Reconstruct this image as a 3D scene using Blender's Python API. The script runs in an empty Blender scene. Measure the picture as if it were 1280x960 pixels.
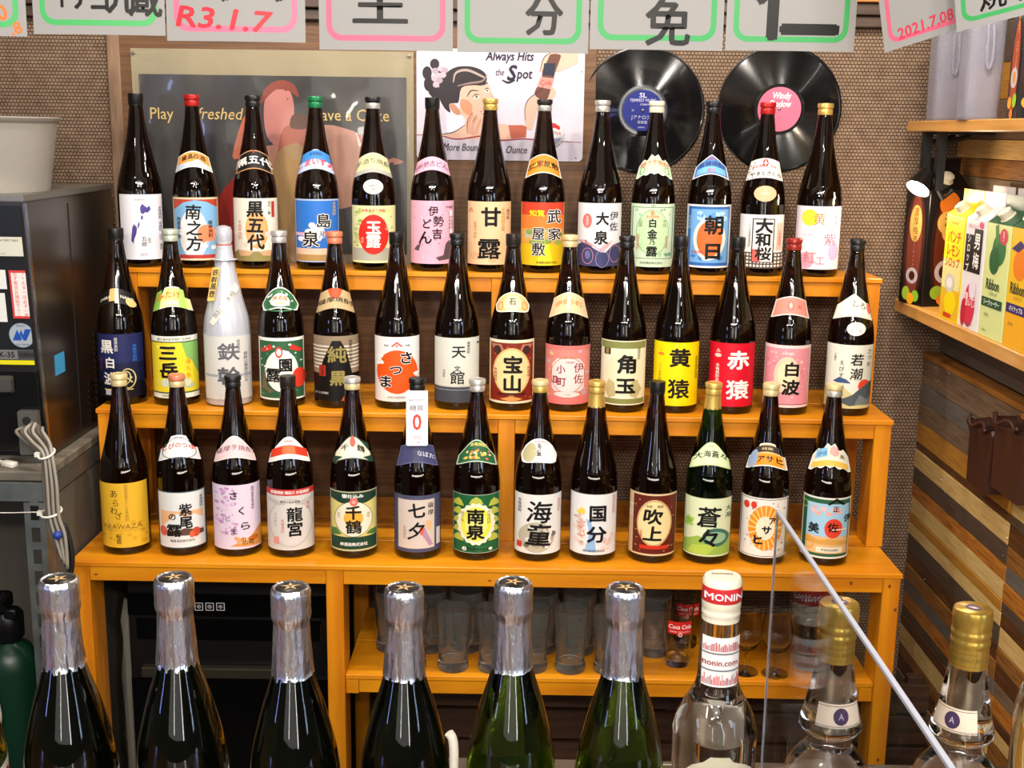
import bpy, bmesh, math, random
from mathutils import Vector, Matrix
random.seed(7)
S = bpy.context.scene
COL = S.collection
# ------------------------------------------------------------------ camera
F = 1500.26
CX, CY, CZ = 0.96737, -2.48441, 0.93504
YAW, PITCH, ROLL = -0.004648, 0.20744, 0.014044
cy_, sy_, cp_, sp_ = math.cos(YAW), math.sin(YAW), math.cos(PITCH), math.sin(PITCH)
FWD = Vector((sy_*cp_, cy_*cp_, -sp_)); RGT = Vector((cy_, -sy_, 0)); UPV = RGT.cross(FWD)
RG = RGT*math.cos(ROLL) + UPV*math.sin(ROLL); UP = -RGT*math.sin(ROLL) + UPV*math.cos(ROLL)
CAM = Vector((CX, CY, CZ))
cd = bpy.data.cameras.new('camera'); co = bpy.data.objects.new('camera', cd); COL.objects.link(co)
m = Matrix((( RG.x, UP.x, -FWD.x, CX), (RG.y, UP.y, -FWD.y, CY), (RG.z, UP.z, -FWD.z, CZ), (0, 0, 0, 1)))
co.matrix_world = m
cd.sensor_fit = 'HORIZONTAL'; cd.sensor_width = 36; cd.lens = F*36/1280; cd.clip_start = 0.05; cd.clip_end = 50
S.camera = co
def ray(px, py): return FWD + RG*((px-640)/F) - UP*((py-480)/F)
def atX(px, py, X): d = ray(px, py); return CAM + d*((X-CX)/d.x)
def atY(px, py, Y): d = ray(px, py); return CAM + d*((Y-CY)/d.y)
def atZ(px, py, Z): d = ray(px, py); return CAM + d*((Z-CZ)/d.z)
# ------------------------------------------------------------------ world, lights, exposure
S.view_settings.view_transform = 'Standard'; S.view_settings.look = 'None'
S.view_settings.gamma = 1.0; S.view_settings.exposure = 0.34
S.view_settings.use_curve_mapping = False
w = bpy.data.worlds.new('room_ambience'); S.world = w; w.use_nodes = True
w.node_tree.nodes['Background'].inputs[0].default_value = (1.0, 0.9, 0.8, 1)
w.node_tree.nodes['Background'].inputs[1].default_value = 0.07
def lamp(x, y, z, e, size=0.05, col=(1, .86, .7), kind='AREA', target=None):
    l = bpy.data.lights.new('ceiling_or_added_lamp', kind); o = bpy.data.objects.new('ceiling_or_added_lamp', l)
    COL.objects.link(o); o.location = (x, y, z); l.energy = e; l.color = col
    if kind == 'AREA': l.shape = 'DISK'; l.size = size
    else: l.shadow_soft_size = size
    if target is not None:
        o.rotation_euler = (Vector(target)-Vector((x, y, z))).to_track_quat('-Z', 'Y').to_euler()
    return o
WARM = (1, .91, .80)
for (x, y, z, e, s) in [(0.15, -0.22, 1.62, 5, .07), (0.70, -0.22, 1.62, 5, .07), (1.25, -0.22, 1.62, 5, .07), (1.80, -0.22, 1.62, 4.5, .07)]:
    lamp(x, y, z, e, s, WARM, target=(x, 0.1, 0.0))
for (x, y, z, e, s) in [(0.45, -0.42, 1.66, 4.5, .08), (1.55, -0.42, 1.66, 4.5, .08), (-0.3, -2.1, 1.9, 6, .09), (0.75, -2.2, 1.9, 6, .09), (1.2, -2.2, 1.9, 6, .09), (2.2, -2.1, 1.9, 6, .09),
                        (0.2, -3.5, 1.70, 15, .13), (1.0, -3.6, 1.70, 15, .13), (1.8, -3.5, 1.70, 15, .13)]:
    lamp(x, y, z, e, s, WARM, target=(0.4*x+0.55, 0.1, 0.2))
for (x, y, z) in [(-0.1, -2.9, 1.55), (0.55, -3.0, 1.42), (0.80, -3.3, 1.95), (1.25, -2.8, 1.75), (1.55, -3.2, 1.45), (2.1, -2.7, 1.6), (0.35, -2.4, 2.0), (1.7, -2.3, 2.0)]:  # small lamps added behind the camera for glints on bottle shoulders
    lamp(x, y, z, 2.6, .05, (1, .95, .88), target=(0.95, 0.1, 0.3))
lamp(0.9, -2.9, 1.95, 9, 1.0, (1, .95, .9), target=(0.95, 0.3, 0.2))
def panel(x, y, z, w_, h_, e, col):      # unseen panels added behind the camera for streaks on glass and foil
    o = lamp(x, y, z, e, w_, col, target=(0.95, -0.8, 0.3)); o.data.shape = 'RECTANGLE'; o.data.size = w_; o.data.size_y = h_; o.name = 'added_panel_light'
panel(0.9, -4.4, 0.85, 2.6, 1.1, 9, (1, .95, .9))
u_ = lamp(0.95, -1.24, 0.13, 2.2, 1.5, (1, .9, .78), target=(0.95, 0.3, -0.1)); u_.data.shape = 'RECTANGLE'; u_.data.size_y = .03; u_.name = 'added_low_fill'  # unseen strip added to brighten the mugs and lower shelf
panel(1.75, -3.9, 0.75, .10, .9, 5, (1, .97, .95)); panel(0.55, -4.0, 0.70, .07, .7, 3, (1, .95, .88))
panel(2.9, -3.0, 0.75, .22, .9, 5, (.6, .75, 1)); panel(-1.3, -2.9, 0.45, .12, .28, 1.4, (.3, .38, 1))
lamp(2.6, -3.2, 1.15, 5, .45, (.62, .76, 1), target=(1.0, -1.0, 0.3))  # unseen cool light added behind the camera for bluish streaks
lamp(-1.1, -2.6, 0.95, 2, .30, (.45, .55, 1), target=(0.8, -1.0, 0.3))  # small unseen blue light added at the left for blue glints
lamp(0.02, -3.6, 1.235, 4, .05, (1, .93, .7), 'POINT')

# ------------------------------------------------------------------ materials
def lin(c):
    c = c.lstrip('#'); v = [int(c[i:i+2], 16)/255 for i in (0, 2, 4)]
    return tuple(((a+.055)/1.055)**2.4 if a > .04045 else a/12.92 for a in v) + (1,)
MATS = {}
def mat(name, col='#888888', rough=.5, metal=0, trans=0, ior=1.45, coat=0, spec=.5, emit=0, bump=None, noise=None, alpha=1):
    if name in MATS: return MATS[name]
    m = bpy.data.materials.new(name); m.use_nodes = True; MATS[name] = m
    nt = m.node_tree; b = nt.nodes['Principled BSDF']; I = b.inputs
    c = lin(col) if isinstance(col, str) else tuple(col)+(1,)
    I['Base Color'].default_value = c; I['Roughness'].default_value = rough; I['Metallic'].default_value = metal
    I['Transmission Weight'].default_value = trans; I['IOR'].default_value = ior; I['Coat Weight'].default_value = coat
    I['Specular IOR Level'].default_value = spec; I['Alpha'].default_value = alpha
    if emit: I['Emission Color'].default_value = c; I['Emission Strength'].default_value = emit
    if bump or noise:
        tc = nt.nodes.new('ShaderNodeTexCoord')
    if noise:                      # (scale, second colour, stretch)
        mp = nt.nodes.new('ShaderNodeMapping'); mp.inputs['Scale'].default_value = noise[2]
        n = nt.nodes.new('ShaderNodeTexNoise'); n.inputs['Scale'].default_value = noise[0]; n.inputs['Detail'].default_value = 5
        r = nt.nodes.new('ShaderNodeMix'); r.data_type = 'RGBA'
        r.inputs['A'].default_value = c; r.inputs['B'].default_value = lin(noise[1])
        cr = nt.nodes.new('ShaderNodeValToRGB'); cr.color_ramp.elements[0].position = .35; cr.color_ramp.elements[1].position = .68
        nt.links.new(tc.outputs['Object'], mp.inputs[0]); nt.links.new(mp.outputs[0], n.inputs['Vector'])
        nt.links.new(n.outputs['Fac'], cr.inputs[0]); nt.links.new(cr.outputs[0], r.inputs['Factor'])
        nt.links.new(r.outputs['Result'], I['Base Color'])
    if bump:                       # (scale, strength, stretch)
        mp = nt.nodes.new('ShaderNodeMapping'); mp.inputs['Scale'].default_value = bump[2]
        n = nt.nodes.new('ShaderNodeTexNoise'); n.inputs['Scale'].default_value = bump[0]; n.inputs['Detail'].default_value = 3
        bp = nt.nodes.new('ShaderNodeBump'); bp.inputs['Strength'].default_value = bump[1]; bp.inputs['Distance'].default_value = .002
        nt.links.new(tc.outputs['Object'], mp.inputs[0]); nt.links.new(mp.outputs[0], n.inputs['Vector'])
        nt.links.new(n.outputs['Fac'], bp.inputs['Height']); nt.links.new(bp.outputs[0], I['Normal'])
    return m
def ink(hexcol, rough=.45): return mat('print_'+hexcol.strip('#'), hexcol, rough, spec=.3)
WOOD = mat('orange_wood', '#dc9014', .36, noise=(5, '#c6740c', (.6, 6, 6)), coat=.25, bump=(30, .15, (.3, 4, 4)))
WOODV = mat('orange_wood_upright', '#da8c14', .38, noise=(5, '#bf6d0d', (6, 6, .6)), coat=.2)
STEEL = mat('brushed_steel', '#8f8c86', .28, 1, bump=(60, .05, (1, 30, 1)))
DSTEEL = mat('dark_steel', '#857c70', .33, 1, noise=(2, '#635a4f', (1, 1, 1)))
GALV = mat('galvanised_steel', '#8a8f8c', .45, .8, noise=(14, '#6d7372', (1, 1, 1)))
BLACK = mat('black_plastic', '#0b0b0c', .3)
BLACKM = mat('black_matt', '#101010', .6)
WHITEP = mat('white_plastic', '#d8d4c8', .45)
AMBER = mat('amber_glass', '#150804', .045, 0, .0, 1.5, coat=.3)
# real amber glass: the light that gets through is brown
def glassmat(name, col, rough=.02, ior=1.45, mixdark=None):
    return mat(name, col, rough, 0, 1.0, ior)
AMBERT = glassmat('amber_glass_clear', '#6b3a12')
GREENG = glassmat('green_glass', '#3f6a1c')
GREENT = glassmat('green_glass_bottle', '#1d5a2a')
CLEAR = glassmat('clear_glass', '#f2f5f3')
MUGG = mat('mug_glass', '#eef0ec', .02, 0, .972, 1.45)
CLEARTH = mat('clear_glass_thin', '#eef2f0', .03, 0, 1.0, 1.3)
SYRUP = mat('clear_liquid', '#f4f2e6', .0, 0, 1.0, 1.33)
FOIL = mat('silver_foil', '#dcdde4', .27, 1, bump=(55, 1.0, (3, 3, .8)))
PLAST = mat('translucent_plastic', '#dddce8', .18, 0, .8, 1.15)

# ------------------------------------------------------------------ mesh helpers
def link(name, bm, mats, parent=None, smooth=None, loc=None):
    me = bpy.data.meshes.new(name); bm.normal_update(); bm.to_mesh(me); bm.free()
    if not isinstance(mats, (list, tuple)): mats = [mats]
    for m_ in mats: me.materials.append(m_)
    if smooth is not None:
        me.polygons.foreach_set('use_smooth', [True]*len(me.polygons))
        if smooth < 180: me.set_sharp_from_angle(angle=math.radians(smooth))
    o = bpy.data.objects.new(name, me); COL.objects.link(o)
    if loc: o.location = loc
    if parent: o.parent = parent
    return o
def tag(o, label=None, cat=None, group=None, kind=None):
    if label: o['label'] = label
    if cat: o['category'] = cat
    if group: o['group'] = group
    if kind: o['kind'] = kind
    return o
def thing(name, loc, rz, label, cat, group=None):
    o = bpy.data.objects.new(name, None); COL.objects.link(o); o.empty_display_size = .02
    o.location = loc; o.rotation_euler = (0, 0, rz); return tag(o, label, cat, group)
def box(bm, a, b, bev=0, mi=0):
    x0, y0, z0 = a; x1, y1, z1 = b
    vs = [bm.verts.new(p) for p in ((x0, y0, z0), (x1, y0, z0), (x1, y1, z0), (x0, y1, z0), (x0, y0, z1), (x1, y0, z1), (x1, y1, z1), (x0, y1, z1))]
    fs = [bm.faces.new([vs[i] for i in q]) for q in ((0, 3, 2, 1), (4, 5, 6, 7), (0, 1, 5, 4), (1, 2, 6, 5), (2, 3, 7, 6), (3, 0, 4, 7))]
    for f in fs: f.material_index = mi
    if bev: bmesh.ops.bevel(bm, geom=list({e for f in fs for e in f.edges}), offset=bev, segments=1, affect='EDGES', material=-1)
    return vs
def boxo(name, a, b, m_, parent=None, bev=.001):
    bm = bmesh.new()
    o = Vector([(a[i]+b[i])/2 for i in range(3)]); 
    box(bm, [a[i]-o[i] for i in range(3)], [b[i]-o[i] for i in range(3)], bev)
    return link(name, bm, m_, parent, loc=o)
def lathe(bm, prof, seg=40, mi=0, cap0=True, cap1=True, cx=0, cy=0, cz=0, fn=None):
    rings = []
    for (r, z) in prof:
        if r < 1e-6: rings.append([bm.verts.new((cx, cy, cz+z))]); continue
        rg = []
        for i in range(seg):
            a = 2*math.pi*i/seg; rr = r if fn is None else fn(r, z, a)
            rg.append(bm.verts.new((cx+rr*math.cos(a), cy+rr*math.sin(a), cz+z)))
        rings.append(rg)
    for A, B in zip(rings, rings[1:]):
        for i in range(seg):
            j = (i+1) % seg
            if len(A) == 1 and len(B) == 1: continue
            if len(A) == 1: f = bm.faces.new((A[0], B[j], B[i]))
            elif len(B) == 1: f = bm.faces.new((A[i], A[j], B[0]))
            else: f = bm.faces.new((A[i], A[j], B[j], B[i]))
            f.material_index = mi
    if cap0 and len(rings[0]) > 1: bm.faces.new(rings[0][::-1]).material_index = mi
    if cap1 and len(rings[-1]) > 1: bm.faces.new(rings[-1]).material_index = mi
def tube(bm, pts, r, seg=8, mi=0, taper=None):
    pts = [Vector(p) for p in pts]; rings = []
    prev = None
    for i, p in enumerate(pts):
        t = (pts[min(i+1, len(pts)-1)] - pts[max(i-1, 0)]).normalized()
        if prev is None: n = t.orthogonal().normalized()
        else: n = (prev - t*prev.dot(t)).normalized()
        prev = n; b = t.cross(n)
        rr = r if not taper else taper(i/(len(pts)-1))*r
        rings.append([bm.verts.new(p + n*rr*math.cos(2*math.pi*k/seg) + b*rr*math.sin(2*math.pi*k/seg)) for k in range(seg)])
    for A, B in zip(rings, rings[1:]):
        for i in range(seg):
            j = (i+1) % seg; bm.faces.new((A[i], A[j], B[j], B[i])).material_index = mi
    bm.faces.new(rings[0][::-1]).material_index = mi; bm.faces.new(rings[-1]).material_index = mi
def spline(pts, n=8):
    P = [Vector(p) for p in pts]; P = [P[0]*2-P[1]] + P + [P[-1]*2-P[-2]]; out = []
    for i in range(1, len(P)-2):
        for k in range(n):
            t = k/n; a, b, c, d = P[i-1:i+3]
            out.append(.5*((2*b)+(c-a)*t+(2*a-5*b+4*c-d)*t*t+(3*b-a-3*c+d)*t**3))
    out.append(P[-2]); return out

# ------------------------------------------------------------------ flat print: shapes laid on a surface
GL = {}
def glyph(s):
    """fill triangles of a string, em height 1, centred on its own box"""
    k = s
    if k in GL: return GL[k]
    cu = bpy.data.curves.new('lettering', 'FONT'); cu.body = s; cu.size = 1; cu.resolution_u = 2; cu.offset = 0
    ob = bpy.data.objects.new('lettering', cu); me = ob.to_mesh()
    V = [(v.co.x, v.co.y) for v in me.vertices]; P = [tuple(p.vertices) for p in me.polygons]
    ob.to_mesh_clear(); bpy.data.objects.remove(ob); bpy.data.curves.remove(cu)
    if V:
        x0 = min(v[0] for v in V); x1 = max(v[0] for v in V); y0 = min(v[1] for v in V); y1 = max(v[1] for v in V)
        V = [(v[0]-(x0+x1)/2, v[1]-(y0+y1)/2) for v in V]; GL[k] = (V, P, x1-x0, y1-y0)
    else: GL[k] = ([], [], 1, 1)
    return GL[k]
def ellipse(cx, cy, rx, ry, n=28, a0=0, a1=360):
    return [(cx+rx*math.cos(math.radians(a0+(a1-a0)*i/n)), cy+ry*math.sin(math.radians(a0+(a1-a0)*i/n))) for i in range(n if a1-a0 == 360 else n+1)]
def rrect(x0, y0, x1, y1, r, n=5):
    o = []
    for (cx, cy, a) in ((x1-r, y1-r, 0), (x0+r, y1-r, 90), (x0+r, y0+r, 180), (x1-r, y0+r, 270)):
        for k in range(n+1):
            t = math.radians(a+90*k/n); o.append((cx+r*math.cos(t), cy+r*math.sin(t)))
    return o
class Print:
    """collects flat shapes in metres (x right, y up), then lays them in thin layers on a surface"""
    def __init__(s): s.bm = bmesh.new(); s.mats = []; s.lay = 0
    def mi(s, c):
        m_ = c if not isinstance(c, str) else ink(c)
        if m_ not in s.mats: s.mats.append(m_)
        return s.mats.index(m_)
    def poly(s, pts, c, hold=False):
        if not hold: s.lay += 1
        vs = [s.bm.verts.new((p[0], p[1], s.lay)) for p in pts]
        try: f = s.bm.faces.new(vs)
        except ValueError: return
        f.normal_update()
        if f.normal.z < 0: f.normal_flip()
        f.material_index = s.mi(c)
        if len(pts) > 4: bmesh.ops.triangulate(s.bm, faces=[f])
    def rect(s, x0, y0, x1, y1, c): s.poly([(x0, y0), (x1, y0), (x1, y1), (x0, y1)], c)
    def ring(s, outer, inner, c):
        s.lay += 1; k = s.mi(c)
        A = [s.bm.verts.new((p[0], p[1], s.lay)) for p in outer]; B = [s.bm.verts.new((p[0], p[1], s.lay)) for p in inner]
        for i in range(len(A)):
            j = (i+1) % len(A); f = s.bm.faces.new((A[i], A[j], B[j], B[i])); f.normal_update()
            if f.normal.z < 0: f.normal_flip()
            f.material_index = k
    def text(s, t, x, y, h, c, bold=1, wide=1.0, rot=0, shear=0, w=None, hold=False):
        """one line centred at x,y; h = em height"""
        V, P, gw, gh = glyph(t)
        if not V: return
        if not hold: s.lay += 1
        sx = h*wide if w is None else w/gw
        k = s.mi(c); ca, sa = math.cos(rot), math.sin(rot)
        R_ = bold*(.0112 if len(V) < 75*len(t) else .0078)*h
        shifts = [(0, 0)] if bold < .9 or h < .0045 else [(-.7, 0), (.7, 0)] if bold < 1.3 else [(math.cos(t_), math.sin(t_)) for t_ in (.5, 1.8, 3.1, 4.35, 5.6)]
        for n_, (dx, dy) in enumerate(shifts):      # a heavier stroke is the same stroke laid down again beside itself
            vs = []
            for (a, b) in V:
                X = (a*sx + shear*b*h) + dx*R_; Y = b*h + dy*R_
                vs.append(s.bm.verts.new((x+X*ca-Y*sa, y+X*sa+Y*ca, s.lay+n_*.06)))
            for p in P:
                try: f = s.bm.faces.new([vs[i] for i in p])
                except ValueError: continue
                f.normal_update()
                if f.normal.z < 0: f.normal_flip()
                f.material_index = k
    def vtext(s, t, x, y, h, c, bold=1, wide=1.0, pitch=1.0, brush=0):
        """column of characters, centre x, centre y of the whole column"""
        n = len(t); s.lay += 1
        for i, ch in enumerate(t):
            if ch == ' ': continue
            r = brush*random.uniform(-.06, .06)
            s.text(ch, x+brush*random.uniform(-.04, .04)*h, y+((n-1)/2-i)*h*pitch, h, c, bold, wide, r, brush*.08, hold=True)
    def blobs(s, n, x0, y0, x1, y1, r0, r1, cols, k=7):
        s.lay += 1
        for i in range(n):
            r = random.uniform(r0, r1); cx = random.uniform(x0+r, x1-r); cy = random.uniform(y0+r, y1-r)
            s.lay += .02; s.poly(ellipse(cx, cy, r, r*random.uniform(.6, 1), k), random.choice(cols), hold=True)
    def cut(s, xs, ys=()):
        for x in xs: bmesh.ops.bisect_plane(s.bm, geom=s.bm.verts[:]+s.bm.edges[:]+s.bm.faces[:], plane_co=(x, 0, 0), plane_no=(1, 0, 0), dist=1e-6)
        for y in ys: bmesh.ops.bisect_plane(s.bm, geom=s.bm.verts[:]+s.bm.edges[:]+s.bm.faces[:], plane_co=(0, y, 0), plane_no=(0, 1, 0), dist=1e-6)
    def build(s, name, fn, parent=None, smooth=None, back=None):
        for v in s.bm.verts: v.co = fn(v.co.x, v.co.y, v.co.z)
        return link(name, s.bm, s.mats, parent, smooth)

# ================================================================== THE ROOM
WY = 0.53                      # back wall plane
SX = 2.01                      # right wall plane
def weave_material(name, light, dark):
    m = bpy.data.materials.new(name); m.use_nodes = True; nt = m.node_tree; b = nt.nodes['Principled BSDF']
    tc = nt.nodes.new('ShaderNodeTexCoord'); sp = nt.nodes.new('ShaderNodeSeparateXYZ'); cb = nt.nodes.new('ShaderNodeCombineXYZ')
    br = nt.nodes.new('ShaderNodeTexBrick'); br.offset = .5
    br.inputs['Scale'].default_value = 1; br.inputs['Brick Width'].default_value = .0090; br.inputs['Row Height'].default_value = .0084
    br.inputs['Mortar Size'].default_value = .0011; br.inputs['Mortar Smooth'].default_value = .6; br.inputs['Bias'].default_value = -.1
    br.inputs['Color1'].default_value = lin(light); br.inputs['Color2'].default_value = lin(light); br.inputs['Mortar'].default_value = lin(dark)
    n = nt.nodes.new('ShaderNodeTexNoise'); n.inputs['Scale'].default_value = 35; n.inputs['Detail'].default_value = 4
    n2 = nt.nodes.new('ShaderNodeTexNoise'); n2.inputs['Scale'].default_value = 2.2
    mx = nt.nodes.new('ShaderNodeMix'); mx.data_type = 'RGBA'; mx.blend_type = 'MULTIPLY'; mx.inputs['Factor'].default_value = .75
    cr = nt.nodes.new('ShaderNodeValToRGB'); cr.color_ramp.elements[0].position = .3; cr.color_ramp.elements[0].color = (.6, .57, .55, 1); cr.color_ramp.elements[1].position = .65
    bp = nt.nodes.new('ShaderNodeBump'); bp.inputs['Strength'].default_value = .7; bp.inputs['Distance'].default_value = .0025; bp.invert = True
    L = nt.links.new
    L(tc.outputs['Object'], sp.inputs[0]); L(sp.outputs['X'], cb.inputs['X']); L(sp.outputs['Z'], cb.inputs['Y'])
    L(cb.outputs[0], br.inputs['Vector']); L(tc.outputs['Object'], n.inputs['Vector']); L(n.outputs['Fac'], cr.inputs[0])
    L(br.outputs['Color'], mx.inputs['A']); L(cr.outputs[0], mx.inputs['B']); L(mx.outputs['Result'], b.inputs['Base Color'])
    L(br.outputs['Fac'], bp.inputs['Height']); L(bp.outputs[0], b.inputs['Normal']); b.inputs['Roughness'].default_value = .75
    b.inputs['Specular IOR Level'].default_value = .2
    return m
PMC = mat('ledge_wood', '#a06a2c', .45, noise=(10, '#80501c', (6, .8, 6)))
WEAVE = weave_material('woven_wallpaper', '#8f7762', '#3a2b22')
PANEL = mat('brown_wood_panel', '#745234', .45, noise=(9, '#583b24', (.5, 6, 14)), bump=(40, .1, (.3, 4, 6)))
TRIM = mat('worn_grey_wood', '#94765c', .5, noise=(10, '#6f5644', (8, 8, .8)))
DARKW = mat('dark_wood_trim', '#4d3a2e', .5, noise=(10, '#36271e', (.8, 8, 8)))
FLOORM = mat('dark_floor', '#3a3632', .6, noise=(8, '#2b2826', (1, 1, 1)))
def struct(o): o['kind'] = 'structure'; return o
struct(boxo('wall_back', (-1.2, WY, -.85), (SX+.15, WY+.06, 1.75), WEAVE))
SIDEB = mat('side_wall_backing', '#3a2c22', .7)
UX = 2.050                     # the upper part of the right wall stands further back
struct(boxo('wall_right', (UX, -1.6, -.85), (UX+.06, WY-.0004, 1.75), SIDEB))
struct(boxo('trim_9', (SX, -1.6, -.85), (UX-.0004, WY-.0004, .388), SIDEB))
struct(boxo('trim_10', (SX-.013, -1.6, .3884), (UX-.0125, WY-.0004, .402), PMC))
struct(boxo('floor', (-1.2, -2.2, -.87), (SX, WY, -.85), FLOORM))
# brown board behind the posters, its left moulding, and the rails along the top of the wall
pz0 = -.85
xl, xr = atY(150, 60, WY).x, atY(738, 360, WY).x
t1 = struct(boxo('trim_1', (xl, WY-.006, pz0), (xr, WY, 1.19), PANEL))
t2 = struct(boxo('trim_2', (xl-.030, WY-.016, pz0), (xl+.002, WY, 1.19), TRIM, bev=.004))
for i, (z0, z1, d, mm) in enumerate([(1.19, 1.215, .03, DARKW), (1.217, 1.243, .045, DARKW), (1.245, 1.30, .06, mat('amber_rail', '#c98a4a', .45, noise=(8, '#a86a30', (.6, 6, 6))))]):
    struct(boxo('trim_%d' % (i+3), (-1.2, WY-d, z0), (SX, WY-.0005, z1), mm, bev=.002))

# right wall: strips of mixed timber, each its own plank, in three sheets
PL = {'l': ('#d8b878', '#bf9a58'), 'g': ('#5a4a3c', '#46382c'), 'w': ('#806a54', '#5f4b37'), 'o': ('#c07c30', '#884c18'),
      'd': ('#3f2a1c', '#6a3f1c'), 'c': ('#b98432', '#9c6824'), 'b': ('#9a6832', '#6b441e'), 's': ('#6c645c', '#5a534c')}
PM = {k: mat('plank_'+k, a, .45, noise=(14, b_, (6, .9, 14)), bump=(40, .12, (4, .5, 8))) for k, (a, b_) in PL.items()}
ylist = [(445, 'w'), (476, 's'), (498, 'w'), (522, 'c'), (548, 'd'), (557, 'l'), (579, 'g'), (600, 'o'), (617, 'l'), (637, 'c'), (649, 'l'),
         (664, 'g'), (685, 'd'), (702, 'b'), (722, 's'), (738, 'o'), (757, 'g'), (768, 'd'), (782, 'l'), (806, 'b'), (822, 'd'), (842, 'w'), (860, 'o'), (880, 'd'), (900, 'l'), (918, 'b'), (936, 'g'), (958, 'c'), (985, 'w'), (1000, 'd')]
zz = [.387 if y == 445 else .482-(y-400)*.002133 for y, k in ylist]
seams = [WY, atX(1265, 690, SX).y, -.55, -1.1, -1.6]
plank_meshes = {}
def plank(y0, y1, z0, z1, kk, t, X=None, par=None):
    key = (round(y1-y0, 3), round(z1-z0, 3), t, kk)
    if key not in plank_meshes:
        bm = bmesh.new(); a, b_ = (y1-y0)/2-.0006, (z1-z0)/2-.0007
        box(bm, (-t, -a, -b_), (0, a, b_), .0008)
        me = bpy.data.meshes.new('plank'); bm.to_mesh(me); bm.free(); me.materials.append(PM[kk]); plank_meshes[key] = me
    o = bpy.data.objects.new('plank', plank_meshes[key]); COL.objects.link(o)
    o.location = Vector((X or SX, (y0+y1)/2, (z0+z1)/2)); par = par or WR; o.location -= par.location; o.parent = par; return o
WR = bpy.data.objects['trim_9']; wr_off = WR.location.copy(); WU = bpy.data.objects['wall_right']
for c in range(4):
    sh = (0, 7, 3, 12)[c]; y1, y0 = seams[c], seams[c+1]
    for i in range(len(zz)-1):
        kk = ylist[(i+sh) % len(ylist)][1]
        cuts = [y0, y1]
        if kk in 'lws' and c == 0 and i in (13, 18, 20): cuts = [y0, y1-.13, y1]
        for a, b_ in zip(cuts, cuts[1:]):
            plank(a, b_, zz[i+1], zz[i], kk, .009 + .003*((i*7+c*3) % 4)/4)
    for z0, z1, kk in ((.403, .545, 's'), (.545, .66, 'w'), (.66, .765, 'g'), (.765, .845, 'w'), (.845, .888, 'b'), (.888, .932, 'l'), (.932, 1.02, 'w'), (1.02, 1.10, 'c'), (1.10, 1.19, 'g')):
        plank(y0, y1, z0, z1, kk, .011, UX, WU)

# ================================================================== STEPPED DISPLAY SHELVES
PT = .011                      # board thickness
POSTW, POSTD, RAIL = .038, .085, .034
T2Y, T1Y = .175, .345
T2Z, T1Z = .303, .6063
def corner(px, py, z): return atZ(px, py, z).x
tiers = {'bottom': (atY(86.5, 704, 0).x, atY(1129.6, 714.7, 0).x, 0.0, 0.0, -.83),
         'middle': (atY(119, 512, T2Y).x, atY(1117.6, 528, T2Y).x, T2Y, T2Z, 0.0),
         'top': (atY(148, 336, T1Y).x, atY(1103.5, 351, T1Y).x, T1Y, T1Z, T2Z)}
def bench(which, label, midposts):
    x0, x1, y, z, zb = tiers[which]
    t = thing('display_shelf', ((x0+x1)/2, y, zb), 0, label, 'shelf', 'stepped orange timber shelf units')
    o = Vector(t.location)
    def bx(n, a, b, m_, bev=.0012): 
        return boxo(n, [a[i]-o[i] for i in range(3)], [b[i]-o[i] for i in range(3)], m_, t, bev)
    yb = WY-.02 - (.045 if False else 0)
    # boards, laid lengthwise
    n = max(1, round((yb-y)/.185)); d = (yb-y)/n
    for k in range(n): bx('board', (x0, y+k*d+.0004, z-PT), (x1, y+(k+1)*d-.0004, z), WOOD, .0012)
    zp = z-PT-.0003
    xs = [x0+.003, x1-.003-POSTW] + list(midposts)
    for x in xs: 
        bx('post', (x, y+.004, zb), (x+POSTW, y+.004+POSTD, zp), WOODV)
        if yb-y > .2: bx('rear_post', (x, yb-.04-POSTW, zb), (x+POSTW, yb-.04, zp), WOODV)
    xs = sorted(xs)
    for a, b_ in zip(xs, xs[1:]): bx('front_rail', (a+POSTW+.0004, y+.006, zp-RAIL), (b_-.0004, y+.024, zp), WOOD)
    bx('rear_rail', (x0+.02, yb-.038, zp-RAIL), (x1-.02, yb-.02, zp), WOOD)
    return t
mp3 = atY(408, 760, .004).x
bot = bench('bottom', 'widest, lowest orange timber shelf carrying the front row of bottles, glasses inside', [mp3])
mid = bench('middle', 'orange timber shelf unit carrying the middle row of bottles', [atY(622, 600, T2Y).x])
top = bench('top', 'orange timber shelf unit carrying the back row below the posters', [atY(614, 400, T1Y).x])
# the shelf for the glasses, inside the bottom unit
GZ = -.262; gx0 = mp3+POSTW; gx1 = tiers['bottom'][1]-.003-POSTW
bo = Vector(bot.location)
def bb(n, a, b, m_, bev=.001): return boxo(n, [a[i]-bo[i] for i in range(3)], [b[i]-bo[i] for i in range(3)], m_, bot, bev)
bb('board', (gx0+.0005, .012, GZ-PT), (gx1-.0005, .20, GZ), WOOD); bb('board', (gx0+.0005, .2008, GZ-PT), (gx1-.0005, .40, GZ), WOOD)
bb('front_rail', (gx0+.030, .018, GZ-PT-RAIL), (gx1-.030, .034, GZ-PT-.0003), WOOD)
bb('cleat', (gx0+.0005, .016, GZ-PT-.036), (gx0+.0295, .42, GZ-PT-.0003), WOOD); bb('cleat', (gx1-.0295, .016, GZ-PT-.036), (gx1-.0005, .42, GZ-PT-.0003), WOOD)
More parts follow.
